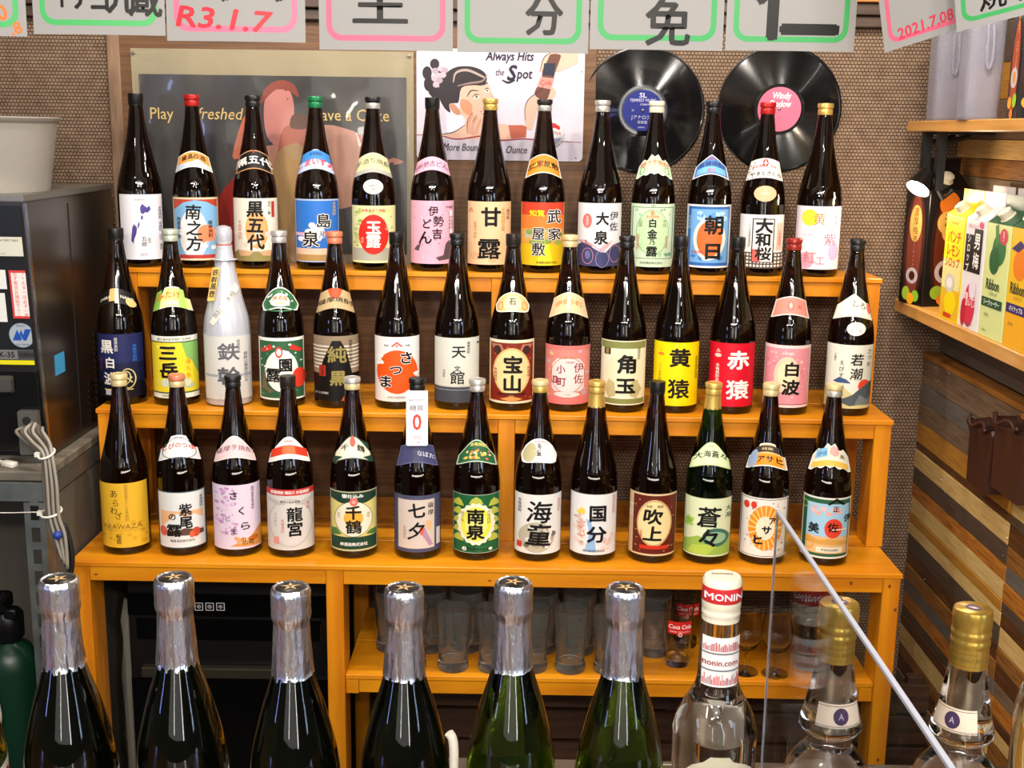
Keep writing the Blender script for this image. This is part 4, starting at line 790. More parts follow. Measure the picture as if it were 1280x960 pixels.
mainlabel(b, lambda d: d.f(-.965, 0, .965, 1, .0022, '#3c4c58').r(-.85, .32, .85, .66, '#e0b084').g([(-.85, .36), (-.5, .5), (-.2, .62), (.2, .55), (.5, .6), (.85, .5), (.85, .33), (-.85, .33)], '#dcdcdc').g([(-.85, .33), (-.3, .30), (.1, .36), (.85, .30), (.85, .22), (-.85, .24)], '#5c4238').e(.55, .27, .16, .085, '#c04a2c').e(.38, .24, .10, .06, '#d0603c').e(-.75, .3, .14, .09, '#c8584a').v('紫尾', .16, .57, .029, K, 3, 1, 1.0).t('の', -.38, .56, .018, K, 2).t('露', -.32, .32, .030, K, 3, 1.1).v('本格焼酎', .78, .80, .007, K, 0).t('軸屋酒造株式会社', 0, .14, .0065, K, 0), base='#d9d9d6', zt=.146)
necklabel(b, lambda d: d.o(0, .42, .86, .5, .0012, '#3c4c58').t('しびのつゆ', -.02, .55, .0125, '#c0392c', 2, 1.1).t('本格 焼酎', 0, .85, .005, '#7c7c7c', 0), base='#dcdad6', edge='#e8e8e6', zb=.222, zt=.268, shape='cloud')
b = bottle(3, 298, 'dark-capped bottle with lilac blossom label and flowing script さくらじま, bottom shelf')
mainlabel(b, lambda d: d.n(60, -.95, .2, .1, .98, .002, .006, ['#cfa6cc', '#c695c0', '#ddbfd8', '#b88ab8']).g([(-.3, .05), (.965, .02), (.965, .35), (.6, .2), (.2, .12)], '#cf8f4c').n(8, -.2, .02, .9, .25, .004, .009, ['#b8641c', '#e0b48a', '#d89c60']).t('さ', -.10, .84, .020, K, 2, 1.1).t('く', .20, .60, .020, K, 2, 1.1).t('ら', .35, .36, .020, K, 1.5, 1.4).t('じ', -.35, .48, .014, K, .5).t('ま', -.12, .28, .018, K, 1, 1).t('の花', .45, .10, .012, '#2c1808', 1, 1.1).v('鹿児島県産芋焼酎', .66, .78, .0065, '#5a4a5a', 0), base='#dccbdc', zt=.163)
necklabel(b, lambda d: d.t('薩摩芋焼酎', 0, .48, .0125, '#4a2c34', 1, 1.2), base='#e0bcc0', edge='#ead6cc', zb=.222, zt=.268, shape='dome')
b = bottle(3, 364.7, 'dark-capped bottle with grey scroll label under a red band reading 龍宮, bottom shelf', 'dark', ck='screw')
mainlabel(b, lambda d: d.r(-.965, .90, .965, 1, '#c0302c').t('黒糖焼酎 隅田川 本格焼酎', 0, .95, .008, WH, 1.5, .9).e(0, .45, .80, .36, '#d0cac4').o(0, .45, .9, .40, .0012, '#a8a29c').g([(-.9, .86), (-.5, .82), (-.2, .76), (-.5, .74), (-.9, .8)], '#b9b2ac').g([(.9, .86), (.5, .82), (.2, .76), (.5, .74), (.9, .8)], '#b9b2ac').v('龍宮', .18, .47, .034, K, 3, 1.05, .98).v('黒糖焼酎', -.32, .4, .008, '#d0705a', 0).v('らんかん', -.6, .50, .008, '#8a8a8a', 0).v('奄美', .72, .72, .009, '#d0908a', 1).r(-.7, .1, -.48, .22, '#d8908a').t('奄美大島本場酒', 0, .80, .006, '#4a4a4a', 1), base='#cdc8c4', zt=.155)
necklabel(b, lambda d: d.r(-.92, .22, .92, .62, '#cf3a22').r(-.35, .25, .35, .6, '#dc6a3c').t('黒糖焼酎', 0, .80, .005, '#b8453c', 1), base='#e3dfd8', zb=.222, zt=.268, shape='dome', edge='#e8e4de')
b = bottle(3, 443, 'silver-capped bottle with dark green banded label and cream disc reading 千鶴, bottom shelf', 'silver', 'cream')
mainlabel(b, lambda d: d.f(-.965, 0, .965, 1, .002, '#a8a894').g([(-.93, .98), (.93, .98), (.93, .86), (.5, .80), (-.5, .80), (-.93, .86)], '#1f3c2c').r(-.93, .03, .93, .24, '#1f4030').g([(-.93, .24), (-.93, .36), (-.7, .38), (-.5, .28)], '#4c7a3c').g([(.93, .24), (.93, .34), (.7, .34), (.5, .28)], '#4c7a3c').e(0, .54, .78, .30, '#3a4a3c').e(0, .54, .76, .292, '#e6ddc4').e(0, .55, .40, .14, '#e0a83c').e(.02, .83, .17, .075, '#d86a64').t('金', .02, .83, .008, '#f0d4c8', 1).t('甕仕込み', -.02, .925, .009, WH, 3, 1.3).v('千鶴', 0, .53, .032, K, 3, 1.15, 1.0).t('神酒造株式会社', 0, .12, .0085, WH, 2, 1).v('純芋', -.6, .6, .006, '#a08a3c', 0).v('焼酎', .6, .6, .006, '#a08a3c', 0), base='#d8c978', zt=.153)
necklabel(b, lambda d: d.g([(-.3, 1), (.3, 1), (.9, .55), (.9, .85)], '#1f4030').g([(-.9, 0), (-.9, .3), (-.5, .15)], '#1f4030').g([(.9, 0), (.9, .3), (.5, .12)], '#1f4030').e(.0, .76, .17, .24, '#cf5a50').t('千', -.45, .55, .014, K, 2, 1.2, .15).t('鶴', .45, .5, .015, K, 2, 1.1, -.15), base='#e0d9c0', edge='#3c4c3c', zb=.224, zt=.272, shape='dome')
b = bottle(3, 522, 'black-capped bottle with blue-grey label and white neck hang tag, bottom shelf', ck='ring')
mainlabel(b, lambda d: d.r(-.80, .06, .72, .93, '#cfc0b4').f(-.80, .06, .72, .93, .0008, '#8a7a8c').g([(.10, .35), (.25, .50), (.45, .30), (.65, .12), (.5, .10), (.3, .24)], '#b08aa8').g([(.1, .45), (.3, .42), (.22, .30), (.12, .32)], '#d8604a').g([(.35, .55), (.6, .55), (.55, .38), (.4, .40)], '#dfb07c').t('七', -.02, .74, .036, K, 2.5, 1.1, .1).t('夕', -.05, .38, .042, K, 2, .9, 0, .25).v('薩摩', .56, .76, .013, K, 1, 1, 1.2).v('たなばた', -.52, .35, .0075, '#8a6a4a', 0).r(.78, .1, .92, .4, '#d8d4d8'), base='#4a4c66', zt=.146)
necklabel(b, lambda d: d.t('なばた', .45, .45, .012, '#e0dce0', 1), base='#44466a', zb=.218, zt=.262, edge='#5c5e80')
pr = Print(); H_ = .110
pr.poly(rrect(-.0235, 0, .0235, H_, .004), '#d9d9de'); pr.text('機能性無添加', 0, .094, .0060, '#4a4a56', 0); pr.text('糖質', -.001, .078, .0135, '#5a4c50', 1, 1.15); pr.text('0', 0, .049, .046, '#b8281c', 1.5, .9); pr.text('ゼロ', 0, .018, .009, '#b04a3c', 1); pr.text('プリン体ゼロ', 0, .007, .0060, '#5a5a64', 0)
tg = pr.build('hang_tag', lambda x, y, z: (x, -.055+y*.27-z*.0002, .258+y), b)
bm = bmesh.new(); lathe(bm, [(.0235, .3550), (.0215, .3570), (.0185, .3575), (.0185, .3565), (.0215, .3555)], 40, cap0=False, cap1=False)
for v in bm.verts: v.co.z += v.co.y*.35+.002
link('tag_collar', bm, ink('#d9d9de'), b, 60)
bm = bmesh.new(); box(bm, (-.0235, -.0265, .345), (.0235, -.0255, .372)); link('tag_fold', bm, ink('#d9d9de'), b)
b = bottle(3, 595, 'silver-capped bottle with green label, scalloped yellow disc and characters 南泉, bottom shelf', 'silver')
def nan(d):
    d.f(-.965, 0, .965, 1, .001, '#b8c0b0')
    for k in range(5):
        for sx in (-1, 1): d.g([(sx*.95, .20+k*.15), (sx*.50, .20+k*.15), (sx*.60, .29+k*.15), (sx*.72, .33+k*.15), (sx*.88, .28+k*.15)], '#b5b848')
    d.g([(-.30, .84), (.30, .84), (.2, .92), (0, .97), (-.2, .92)], '#b5b848')
    d.n(5, -.9, .03, .9, .12, .004, .01, ['#dfe3da', '#2f6a40'])
    d.g([((.76+.03*math.cos(18*a))*math.cos(a), .50+(.355+.012*math.cos(18*a))*math.sin(a)) for a in [math.pi*2*i/90 for i in range(90)]], '#e6e0c4').e(0, .50, .62, .29, '#e4dc4a').e(0, .5, .45, .22, '#e8e07c')
    d.v('南泉', -.02, .50, .035, K, 3.5, 1.15, 1.0).v('種子島', -.55, .62, .008, '#a08a3c', 0).v('本格焼酎', .52, .62, .008, '#a08a3c', 0).t('上妻酒造株式会社', 0, .075, .007, '#123020', 1)
mainlabel(b, nan, base='#1f5c34', zt=.150)
necklabel(b, lambda d: d.n(26, -.85, .1, .85, .6, .002, .004, ['#d8b04a', '#e6d8a8', '#cf6a4a']).t('本格焼酎', .1, .80, .008, '#d8c96a', 1.5, 1.2), base='#2a5c38', edge='#b8c8b0', zb=.222, zt=.268, shape='dome')
b = bottle(3, 671.4, 'gold-capped bottle with white ink-painted label reading 海童 in huge brush characters, bottom shelf', 'cream', 'gold')
mainlabel(b, lambda d: d.e(-.05, .28, .75, .26, '#b3ad9a').n(24, -.6, .05, .8, .55, .004, .009, ['#8a846c', '#dcd9cf', '#b09a84', '#6a6458']).g([(.3, .1), (.5, .5), (.7, .7), (.62, .4), (.45, .1)], '#dcdad4').v('海童', .05, .52, .052, K, 2.4, 1.1, .98, 1).v('本格焼酎', -.75, .80, .008, K, 1).v('薩摩焼酎', .86, .80, .0075, '#c98a84', 0).r(-.85, .09, -.65, .19, '#c0392c'), base='#dddbd7', zt=.152)
necklabel(b, lambda d: d.e(-.50, .45, .36, .40, '#b5ad84').v('海童', .0, .55, .014, K, 1.5, .8).r(-.3, .86, .5, .90, '#c98a84'), base='#e0dfda', edge='#e9e9e6', zb=.222, zt=.272, shape='round', arch=.010)
b = bottle(3, 740.3, 'gold-foiled bottle with white label of cherry trees along a blue stream, bottom shelf', 'gold', 'gold', 'foil')
mainlabel(b, lambda d: d.f(-.965, 0, .965, 1, .001, '#a8a4a0').g([(-.35, .05), (.15, .05), (.05, .35), (-.1, .55), (-.3, .60), (-.15, .35)], '#8fb0d8').n(40, -.9, .12, -.3, .68, .002, .006, ['#e0c9bc', '#d0a89c', '#c9b4a4', '#b98a78']).n(16, .3, .05, .9, .35, .002, .006, ['#e0c9bc', '#d8b4b0']).n(8, -.7, .65, -.3, .78, .003, .006, ['#e0c84c']).t('国', .18, .68, .039, K, 3, 1.05).t('分', .15, .34, .039, K, 3, 1.15).v('薩摩本格焼酎', .82, .82, .007, '#c98a84', 0).t('国分酒造協業組合', .05, .07, .006, K, 0), base='#dddbdc', zt=.155)
b = bottle(3, 813.7, 'black-capped bottle with brown scrollwork label and cream oval reading 吹上, bottom shelf', ck='screw')
mainlabel(b, lambda d: d.r(-.80, .03, .95, .97, '#5c1f14').n(40, -.78, .05, .93, .95, .001, .003, ['#a0603c', '#7a3a24', '#b98a6c']).e(.07, .53, .72, .38, '#c9a070').e(.07, .53, .66, .345, '#e0cc94').v('吹上', .05, .50, .036, K, 3.5, 1.2, 1.05, 1).t('本格', -.15, .80, .007, K, 1).t('焼酎', .30, .80, .007, K, 1).r(-.5, .11, .65, .17, '#c0301c').v('吹上焼酎', -.86, .70, .008, WH, 1).v('南薩摩', -.46, .35, .006, '#b8453c', 0), base='#d2b48c', zt=.158)
b = bottle(3, 882, 'green glass bottle, gold foil neck, pale green label reading 蒼々, bottom shelf', 'gold', 'gold', 'foil', glass=GREENT)
mainlabel(b, lambda d: d.f(-.965, 0, .965, 1, .001, '#7c8a5c').g([(-.93, .25), (-.4, .35), (.2, .30), (.93, .38), (.93, .03), (-.93, .03)], '#8fb04c').e(.35, .33, .55, .16, '#3c6a5c').e(.35, .33, .42, .10, '#8fb48c').g([(-.8, .05), (.0, .03), (.4, .18), (.0, .22), (-.6, .18)], '#a8c04c').n(14, -.93, .48, -.5, .68, .003, .006, ['#7fa83c', '#9cc45c']).v('蒼々', .05, .50, .048, K, 2.5, 1.1, .98, 1).v('大海', .82, .76, .014, '#2a3a2c', 1, 1, 1.1), base='#d3dbb4', zt=.150)
necklabel(b, lambda d: d.t('大海蒼々', 0, .50, .015, K, 1.5, 1.15).t('本格焼酎', 0, .82, .004, '#6a7a4c', 0), base='#d0dcae', edge='#b8cc8c', zb=.222, zt=.270, shape='dome')
b = bottle(3, 952, 'cream-capped bottle with orange sunburst label behind the clear pane, bottom shelf', 'cream', turn=-.05)
def asahi(d):
    d.f(-.93, .02, .95, .98, .0012, K).n(40, -.9, .04, .93, .96, .001, .0025, ['#a09a94', '#7c7670']); d.e(.1, .50, .70, .38, '#df8a1c'); d.p.lay += 1
    for k in range(20):
        a = k*math.pi/10; d.p.poly([(.1*d.R, .5*d.H)]+[((.1+.69*math.cos(a+s_))*d.R, (.5+.37*math.sin(a+s_))*d.H) for s_ in (-.05, .05)], '#ecc07c', hold=True)
    d.e(.1, .5, .38, .2, '#e6d9bc').e(-.70, .86, .12, .06, '#cf3a24').e(-.40, .87, .12, .06, '#cf3a24').t('ア', .38, .62, .018, K, 3).t('サ', .16, .47, .020, K, 4, 1.1).t('ヒ', -.16, .30, .024, K, 4, 1.1)
mainlabel(b, asahi, base='#e3dcd4', zt=.152)
necklabel(b, lambda d: d.r(-.7, .62, .7, .90, '#3c3434').r(-.75, .05, .75, .55, '#df8a1c').t('アサヒ', .15, .32, .015, K, 2.5, 1.2).e(-.7, .4, .22, .4, '#8a9cb8').t('本格 焼酎', 0, .76, .006, '#e0c88c', 1), base='#d8b070', edge='#e6e6e0', shape='cloud', zb=.222, zt=.270)
b = bottle(3, 1028.8, 'bottle with green-edged landscape label and red sun reading 伊佐美, rightmost on the bottom shelf', 'cream', 'silver')
mainlabel(b, lambda d: d.r(-.92, .03, .92, .97, '#2a5a3c').r(-.78, .08, .88, .90, '#9cc4dc').n(14, -.7, .68, .8, .88, .004, .009, ['#e0a8a0', '#dcb8b4']).r(-.78, .08, .88, .36, '#d9b078').g([(-.78, .36), (-.3, .30), (.2, .33), (.88, .28), (.88, .22), (-.78, .24)], '#cf9a4c').e(.3, .50, .36, .16, '#d8402a').r(.2, .47, .85, .49, '#e6d8c0').g([(.0, .90), (.36, 1.0), (.72, .90), (.64, .88), (.36, .95), (.08, .88)], K).t('正', .36, .82, .014, K, 2).t('伊', .82, .66, .018, K, 2, .8).t('佐', .28, .52, .022, K, 2, 1.1).t('美', -.48, .49, .024, K, 2.5, .95).o(-.62, .22, .16, .07, .0015, '#cfa02c').o(-.84, .85, .1, .06, .0015, '#9cc45c').r(-.35, .10, .7, .19, '#e0d8c0').t('甲斐商店謹製', .2, .145, .006, K, 1), base='#dcdad0', zt=.155)
necklabel(b, lambda d: d.r(-.8, .45, -.2, .85, '#7fb0d0').e(.2, .7, .28, .22, '#e0a098').r(-.85, .05, .85, .3, '#d8b04c').v('美', .62, .55, .010, K, 1).t('伊佐', -.45, .62, .010, '#3c6a9c', 1), base='#d9d4bc', edge='#e4e6de', zb=.222, zt=.270, shape='wave')

def cyl(r, x): return math.sqrt(max(1e-9, r*r-x*x))

# ================================================================== GLASSES ON THE SHELF INSIDE THE UNIT
def mug(px, py, h=.125, r=.040, handle=1, flare=1.0, back=False):
    p = atZ(px, py, GZ); y = p.y + r*.86
    t = bpy.data.objects.new('beer_mug', None); COL.objects.link(t); t.location = (p.x, y, GZ+.0004)
    bm = bmesh.new()
    out = [(0, 0), (r*.86, 0), (r*.90, .004), (r*.88, .018), (r*.80, .030), (r*.82, .045), (r*.92, h*.62), (r, h*.85), (r, h), (r-.0028, h), (r-.003, h*.85), (r*.90-.003, h*.62), (r*.76, .045), (r*.70, .022), (0, .018)]
    lathe(bm, out, 36, cap0=False, cap1=False, fn=lambda q, z, a: q*(1+.018*math.cos(10*a)*(1 if z < h*.6 and z > .018 else 0)))
    link('glass_body', bm, MUGG, t, 50)
    if handle:
        bm = bmesh.new(); a = math.radians(48 + 5*random.random()); 
        pts = spline([(r*.93, 0, h*.72), (r+.018, 0, h*.74), (r+.026, 0, h*.52), (r+.019, 0, h*.28), (r*.86, 0, h*.20)], 6)
        tube(bm, pts, .0042, 10); link('handle', bm, MUGG, t, 180)
        t.rotation_euler.z = a
    else: t.name = 'tumbler'
    return t
mugs = []
front = [(512, 841), (565, 842), (616, 843), (665, 843), (713, 844), (762, 845)]
backr = [(487, 817), (536, 818), (582, 818), (630, 819), (676, 820), (724, 821), (770, 822), (818, 823)]
for i, (px, py) in enumerate(front):
    o = mug(px, py, .146, .0398); pr = Print(); pr.poly(ellipse(0, .011, .0045, .0045, 10), '#4a4a4c'); pr.text('DRAFT', 0, 0, .009, '#3c3c40', 1)
    def ms(x, y, z): r = .0380; return (x, -cyl(r, x)-.0013-z*.0001, .088+y)
    q = pr.build('print', ms, o); q.rotation_euler.z = .3
    tag(o, 'front-row beer mug, ' + ['hidden behind the fourth foil-topped bottle', 'in clear view left of the fifth foil-topped bottle', 'just left of the fifth foil-topped bottle neck', 'just right of the fifth foil-topped bottle neck', 'in clear view left of the sixth foil-topped bottle', 'behind the sixth foil-topped bottle'][i], 'beer mug', 'beer mugs under the shelf')
for i, (px, py) in enumerate(backr):
    o = mug(px, py, .148, .0398)
    tag(o, 'glass beer mug in the back row, ' + ['leftmost, beside the inner post', 'second from the left', 'third from the left', 'fourth from the left', 'fifth from the left', 'sixth from the left', 'seventh from the left', 'eighth from the left, beside the red-printed glass'][i], 'beer mug', 'beer mugs under the shelf')
RB = '#c8201c'
def colaglass(px, py, lab):
    p = atZ(px, py, GZ); t = thing('tumbler', (p.x, p.y+.030, GZ+.0004), 0, lab, 'glass', 'red-printed soda glasses'); h = .140
    bm = bmesh.new(); lathe(bm, [(0, 0), (.0275, 0), (.0285, .004), (.029, .015), (.0345, h), (.0325, h), (.0275, .018), (0, .013)], 40, cap0=False, cap1=False)
    link('glass_body', bm, CLEAR, t, 50)
    pr = Print(); pr.poly(rrect(-.027, -.015, .027, .015, .003), RB); pr.text('Coca Cola', 0, .003, .014, '#f0e8e4', 1.5, .85, 0, .2); pr.text('DRINK COCA-COLA', 0, -.009, .005, '#f0e8e4', 0); pr.poly(ellipse(0, -.016, .0045, .0045, 12), '#f0e8e4'); pr.poly(ellipse(0, -.016, .003, .003, 10), RB)
    pr.cut([k*.004 for k in range(-6, 7)])
    def cs(x, y, z): r = .0345+.0004+z*.0001; return (x, -cyl(r, x), .100+y)
    pr.build('red_print', cs, t, 60); return t
colaglass(848, 836, 'straight glass printed with a red Coca Cola badge, in front')
colaglass(858, 812, 'second red-printed glass, mostly hidden behind the one in front')
def stem(px, py, lab, h=.15):
    p = atZ(px, py, GZ); bm = bmesh.new()
    lathe(bm, [(0, 0), (.030, 0), (.030, .002), (.006, .006), (.0042, .03), (.006, .050), (.025, .062), (.036, .085), (.036, .105), (.029, h), (.0278, h), (.034, .105), (.034, .087), (.023, .066), (0, .056)], 36, cap0=False, cap1=False)
    return tag(link('stemmed_glass', bm, CLEAR, None, 50, (p.x, p.y+.03, GZ+.0004)), lab, 'wine glass', 'stemmed glasses')
stem(934, 847, 'stemmed glass with round bowl behind the red and white capped bottle'); stem(972, 850, 'stemmed glass with round bowl seen through the clear pane')
stem(900, 815, 'stemmed glass in the back row right of the red-printed glasses'); 
for k, (px, py) in enumerate([(1012, 842), (1012, 842), (1012, 842)]):
    p = atZ(px, py, GZ); bm = bmesh.new()
    lathe(bm, [(0, 0), (.024, 0), (.026, .003), (.034, .085), (.032, .085), (.0235, .006), (0, .006)], 36, cap0=False, cap1=False)
    tag(link('stacked_tumbler', bm, CLEAR, None, 50, (p.x, p.y+.034, GZ+.0004+k*.030)), ['lowest', 'middle', 'uppermost'][k]+' clear tumbler of the nested stack left of the right-hand post', 'glass', 'nested tumblers')

# ================================================================== FOREGROUND: BAR COUNTER, SPARKLING WINE, SYRUP AND LIQUEUR BOTTLES
CTZ = .20
COUNTER = mat('bar_counter', '#6e4a2c', .3, noise=(6, '#54361f', (.6, 6, 6)), coat=.4)
c_ = boxo('bar_counter', (-.6, -2.05, CTZ-.04), (2.0, -1.26, CTZ), COUNTER); tag(c_, 'dark wooden bar counter carrying the front line of bottles', 'counter')
bo_ = boxo('counter_front', (-.6, -1.90, -.85), (2.0, -1.86, CTZ-.0405), COUNTER); tag(bo_, 'panel standing under the bar counter', 'counter panel')
wt = thing('worktop', (.95, -1.0, -.85), 0, 'stainless steel worktop below the bar counter', 'worktop')
boxo('top', (-.11, -.22, .735), (1.00, .36, .755), STEEL, wt, .003); boxo('cabinet', (-.10, -.20, 0), (.98, .30, .7345), STEEL, wt)
CHZ = [0, .112, .137, .159, .182, .218]
champ = [(0, .006), (.020, .010), (.036, .003), (.043, .001), (.0455, .006), (.0455, .095), (.0445, .112), (.0410, .137), (.0360, .159), (.0300, .182), (.0235, .203), (.0180, .225), (.0160, .255), (.0155, .295), (0, .296)]
champ = fine(champ, 5, 11, 5)
def crad(z):
    for (r0, z0), (r1, z1) in zip(champ, champ[1:]):
        if z0 <= z <= z1 and z > .02 and z1 > z0: return r0+(r1-r0)*(z-z0)/(z1-z0)
    return .0455
GREENC = mat('sparkling_wine_glass', '#141c06', .02, 0, .95, 1.5)
GREENL = mat('olive_glass', '#4c6214', .02, 0, 1, 1.5)
def sparkling(px, py, label, gm, seed):
    z_top = CTZ+.304; p = atZ(px, py, z_top)
    t = thing('sparkling_wine_bottle', (p.x, p.y, CTZ+.0004), seed*.7, label, 'wine bottle', 'foil-topped sparkling wine bottles on the bar')
    bm = bmesh.new(); lathe(bm, champ, 56, cap0=False, cap1=False); link('glass_body', bm, gm, t, 180)
    bm = bmesh.new(); rnd = random.Random(seed); ph = [rnd.uniform(0, 6.28) for _ in range(5)]
    def fo(r, z, a):
        w_ = .020*math.sin(13*a+ph[0])+.012*math.sin(27*a+ph[1]+z*120)+.010*math.sin(5*a+ph[2]+z*300)
        return r*(1+w_*(1 if z < .272 else .45))
    lathe(bm, [(.0208, .214), (.0205, .2145), (.0200, .222), (.0190, .236), (.0180, .252), (.0173, .264), (.0170, .269), (.0186, .2725), (.0194, .278), (.0188, .283), (.0192, .288), (.0190, .293), (.0192, .2985), (.0182, .3030), (.0165, .3045), (.0145, .3035)], 78, cap0=False, cap1=False, fn=fo)
    for v in bm.verts:
        if v.co.z < .216: v.co.z += .0018*math.sin(math.atan2(v.co.y, v.co.x)+ph[3])+.0007*math.sin(4*math.atan2(v.co.y, v.co.x)+ph[4])
    link('foil_capsule', bm, FOIL, t, 50)
    bm = bmesh.new(); lathe(bm, [(.0146, .3030), (.0132, .3040), (0, .3043)], 32, cap0=False); link('cage_disc', bm, mat('disc_black', '#17130f', .3), t, 40)
    pr = Print(); a0 = -seed*.7
    for s_ in range(5):
        a = a0+s_*2*math.pi/5+seed; pr.poly([(.010*math.cos(a), .010*math.sin(a)), (.0025*math.cos(a+.9), .0025*math.sin(a+.9)), (.0025*math.cos(a-.9), .0025*math.sin(a-.9))], '#c9a878', hold=s_ > 0)
    pr.build('disc_star', lambda x, y, z: (x, y, .3046+z*.0001), t)
    pr = Print(); L_ = .085; R_ = .0458
    pr.rect(0, 0, .105, .085, '#c9c4ba'); pr.poly([(0, .085), (.105, .085), (.0525, .098)], '#c9c4ba', True)
    pr.poly(ellipse(.018, .062, .011, .018, 16), '#a02c24'); pr.poly(ellipse(.018, .062, .006, .010, 12), '#c9c4ba'); pr.text('BRUT', .055, .040, .018, '#a02c24', 2)
    pr.cut([k*.005 for k in range(1, 21)])
    q = pr.build('body_label', lambda x, y, z: ((R_+z*.0001)*math.cos(x/R_-.25), (R_+z*.0001)*math.sin(x/R_-.25), .022+y*.9), t, 60); q.rotation_euler.z = -seed*.7
    return t
for i, (px, py, lb) in enumerate([(-72, 716, 'green sparkling wine bottle cut off by the left edge of the view'), (73, 724, 'foil-topped sparkling wine bottle in front of the grey cables and left post'),
        (217, 722, 'foil-topped sparkling wine bottle beside the three square oven buttons'), (363, 734, 'foil-topped sparkling wine bottle just left of the inner orange post'),
        (505, 735, 'foil-topped sparkling wine bottle with torn foil hem, first one before the glasses'), (642, 728, 'foil-topped olive sparkling wine bottle, second one before the glasses'),
        (782, 735, 'foil-topped olive sparkling wine bottle, nearest the red-printed glass')]):
    sparkling(px, py, lb, GREENL if i in (0, 5, 6) else GREENC, i)

# syrup bottle with white and red cap
p = atZ(903.5, 719.5, CTZ+.322)
t = thing('syrup_bottle', (p.x, p.y, CTZ+.0004), 0, 'clear syrup bottle with white and red screw cap at the end of the pane', 'syrup bottle')
sp_ = [(0, .008), (.025, .006), (.036, 0), (.0395, .004), (.0400, .02), (.0395, .06), (.0400, .11), (.0405, .150), (.0400, .168), (.0340, .186), (.0260, .200), (.0205, .214), (.0192, .235), (.0182, .260), (.0172, .290), (.0160, .300), (.0160, .316), (0, .316)]
sp_ = fine(sp_, 6, 13, 4)
bm = bmesh.new(); lathe(bm, sp_, 56, cap0=False, cap1=False, fn=lambda r, z, a: r*(1+(.012*math.sin(9*a+z*200)*math.sin(z*420) if .168 < z < .212 else .02*math.cos(4*a)*(1 if z < .165 else 0)))); link('glass_body', bm, CLEAR, t, 180)
bm = bmesh.new(); lathe(bm, [(.0180, .2785), (.0183, .280), (.0176, .283), (.0186, .2845), (.0186, .288), (.0178, .290), (.0188, .292), (.0190, .299)], 44, cap0=False, cap1=False); link('cap_skirt', bm, mat('cap_white', '#c2c9da', .3), t, 50)
bm = bmesh.new(); lathe(bm, [(.0190, .2992), (.0192, .300), (.0192, .3135), (.0190, .3142)], 44, cap0=False, cap1=False); link('cap_band', bm, mat('cap_band_red', '#b8262c', .3), t, 50)
bm = bmesh.new(); lathe(bm, [(.0190, .3143), (.0188, .3185), (.0170, .3215), (0, .3222)], 44, cap0=False, cap1=False); link('cap_top', bm, mat('cap_white', '#c2c9da', .3), t, 50)
pr = Print(); pr.text('MONIN', 0, 0, .0095, '#e8e4e4', 2, 1.15); pr.cut([k*.003 for k in range(-6, 7)])
pr.build('cap_lettering', lambda x, y, z: (x, -cyl(.0196, x)-z*.0001, .3065+y), t)
pr = Print(); pr.text('MONIN', 0, .003, .006, '#cf8a8a', 1); pr.build('cap_top_lettering', lambda x, y, z: (x, y, .3226), t)
pr = Print(); pr.rect(-.0178, 0, .0178, .050, '#e0dedb'); pr.n = None
for k in range(26):
    x = -.0172+k*.00135
    for y0, c_s in ((.002, .012), (.036, .010)):
        hh = random.uniform(.4, 1)*c_s; pr.poly([(x, y0), (x+.0009, y0), (x+.0009, y0+hh), (x, y0+hh)], random.choice(['#b8303a', '#8a8a96', '#c9727a', '#b8303a']), hold=k > 0)
pr.rect(-.0178, .016, .0178, .0175, '#6a6a74'); pr.rect(-.0178, .033, .0178, .0345, '#6a6a74'); pr.text('monin.com', -.002, .0245, .0085, '#8e3a44', 1.5, .95)
pr.cut([k*.003 for k in range(-6, 7)])
def ns(x, y, z): r = .0198-(y/.05)*.0010+.0008+z*.0001; x = max(-.0185, min(.0185, x)); return (x, -cyl(r, x), .216+y)
pr.build('neck_label', ns, t, 60)
pr = Print(); pr.poly([(-.032, 0), (.032, 0), (.032, .125), (.024, .132), (.012, .137), (.008, .142), (-.010, .142), (-.016, .136), (-.026, .130), (-.032, .122)], '#b9b49c')
pr.ring(ellipse(-.012, .122, .010, .008, 20), ellipse(-.012, .122, .0085, .0065, 20), '#8f8b78'); pr.ring(ellipse(.014, .120, .010, .007, 20), ellipse(.014, .120, .0085, .0055, 20), '#8f8b78'); pr.rect(-.026, .02, .026, .085, '#c4bfa8'); pr.text('SIROP', 0, .06, .018, '#4a3c50', 2)
pr.cut([k*.005 for k in range(-6, 7)])
pr.build('body_label', lambda x, y, z: (x, -cyl(.0418, x)-z*.0001, .012+y), t, 60)

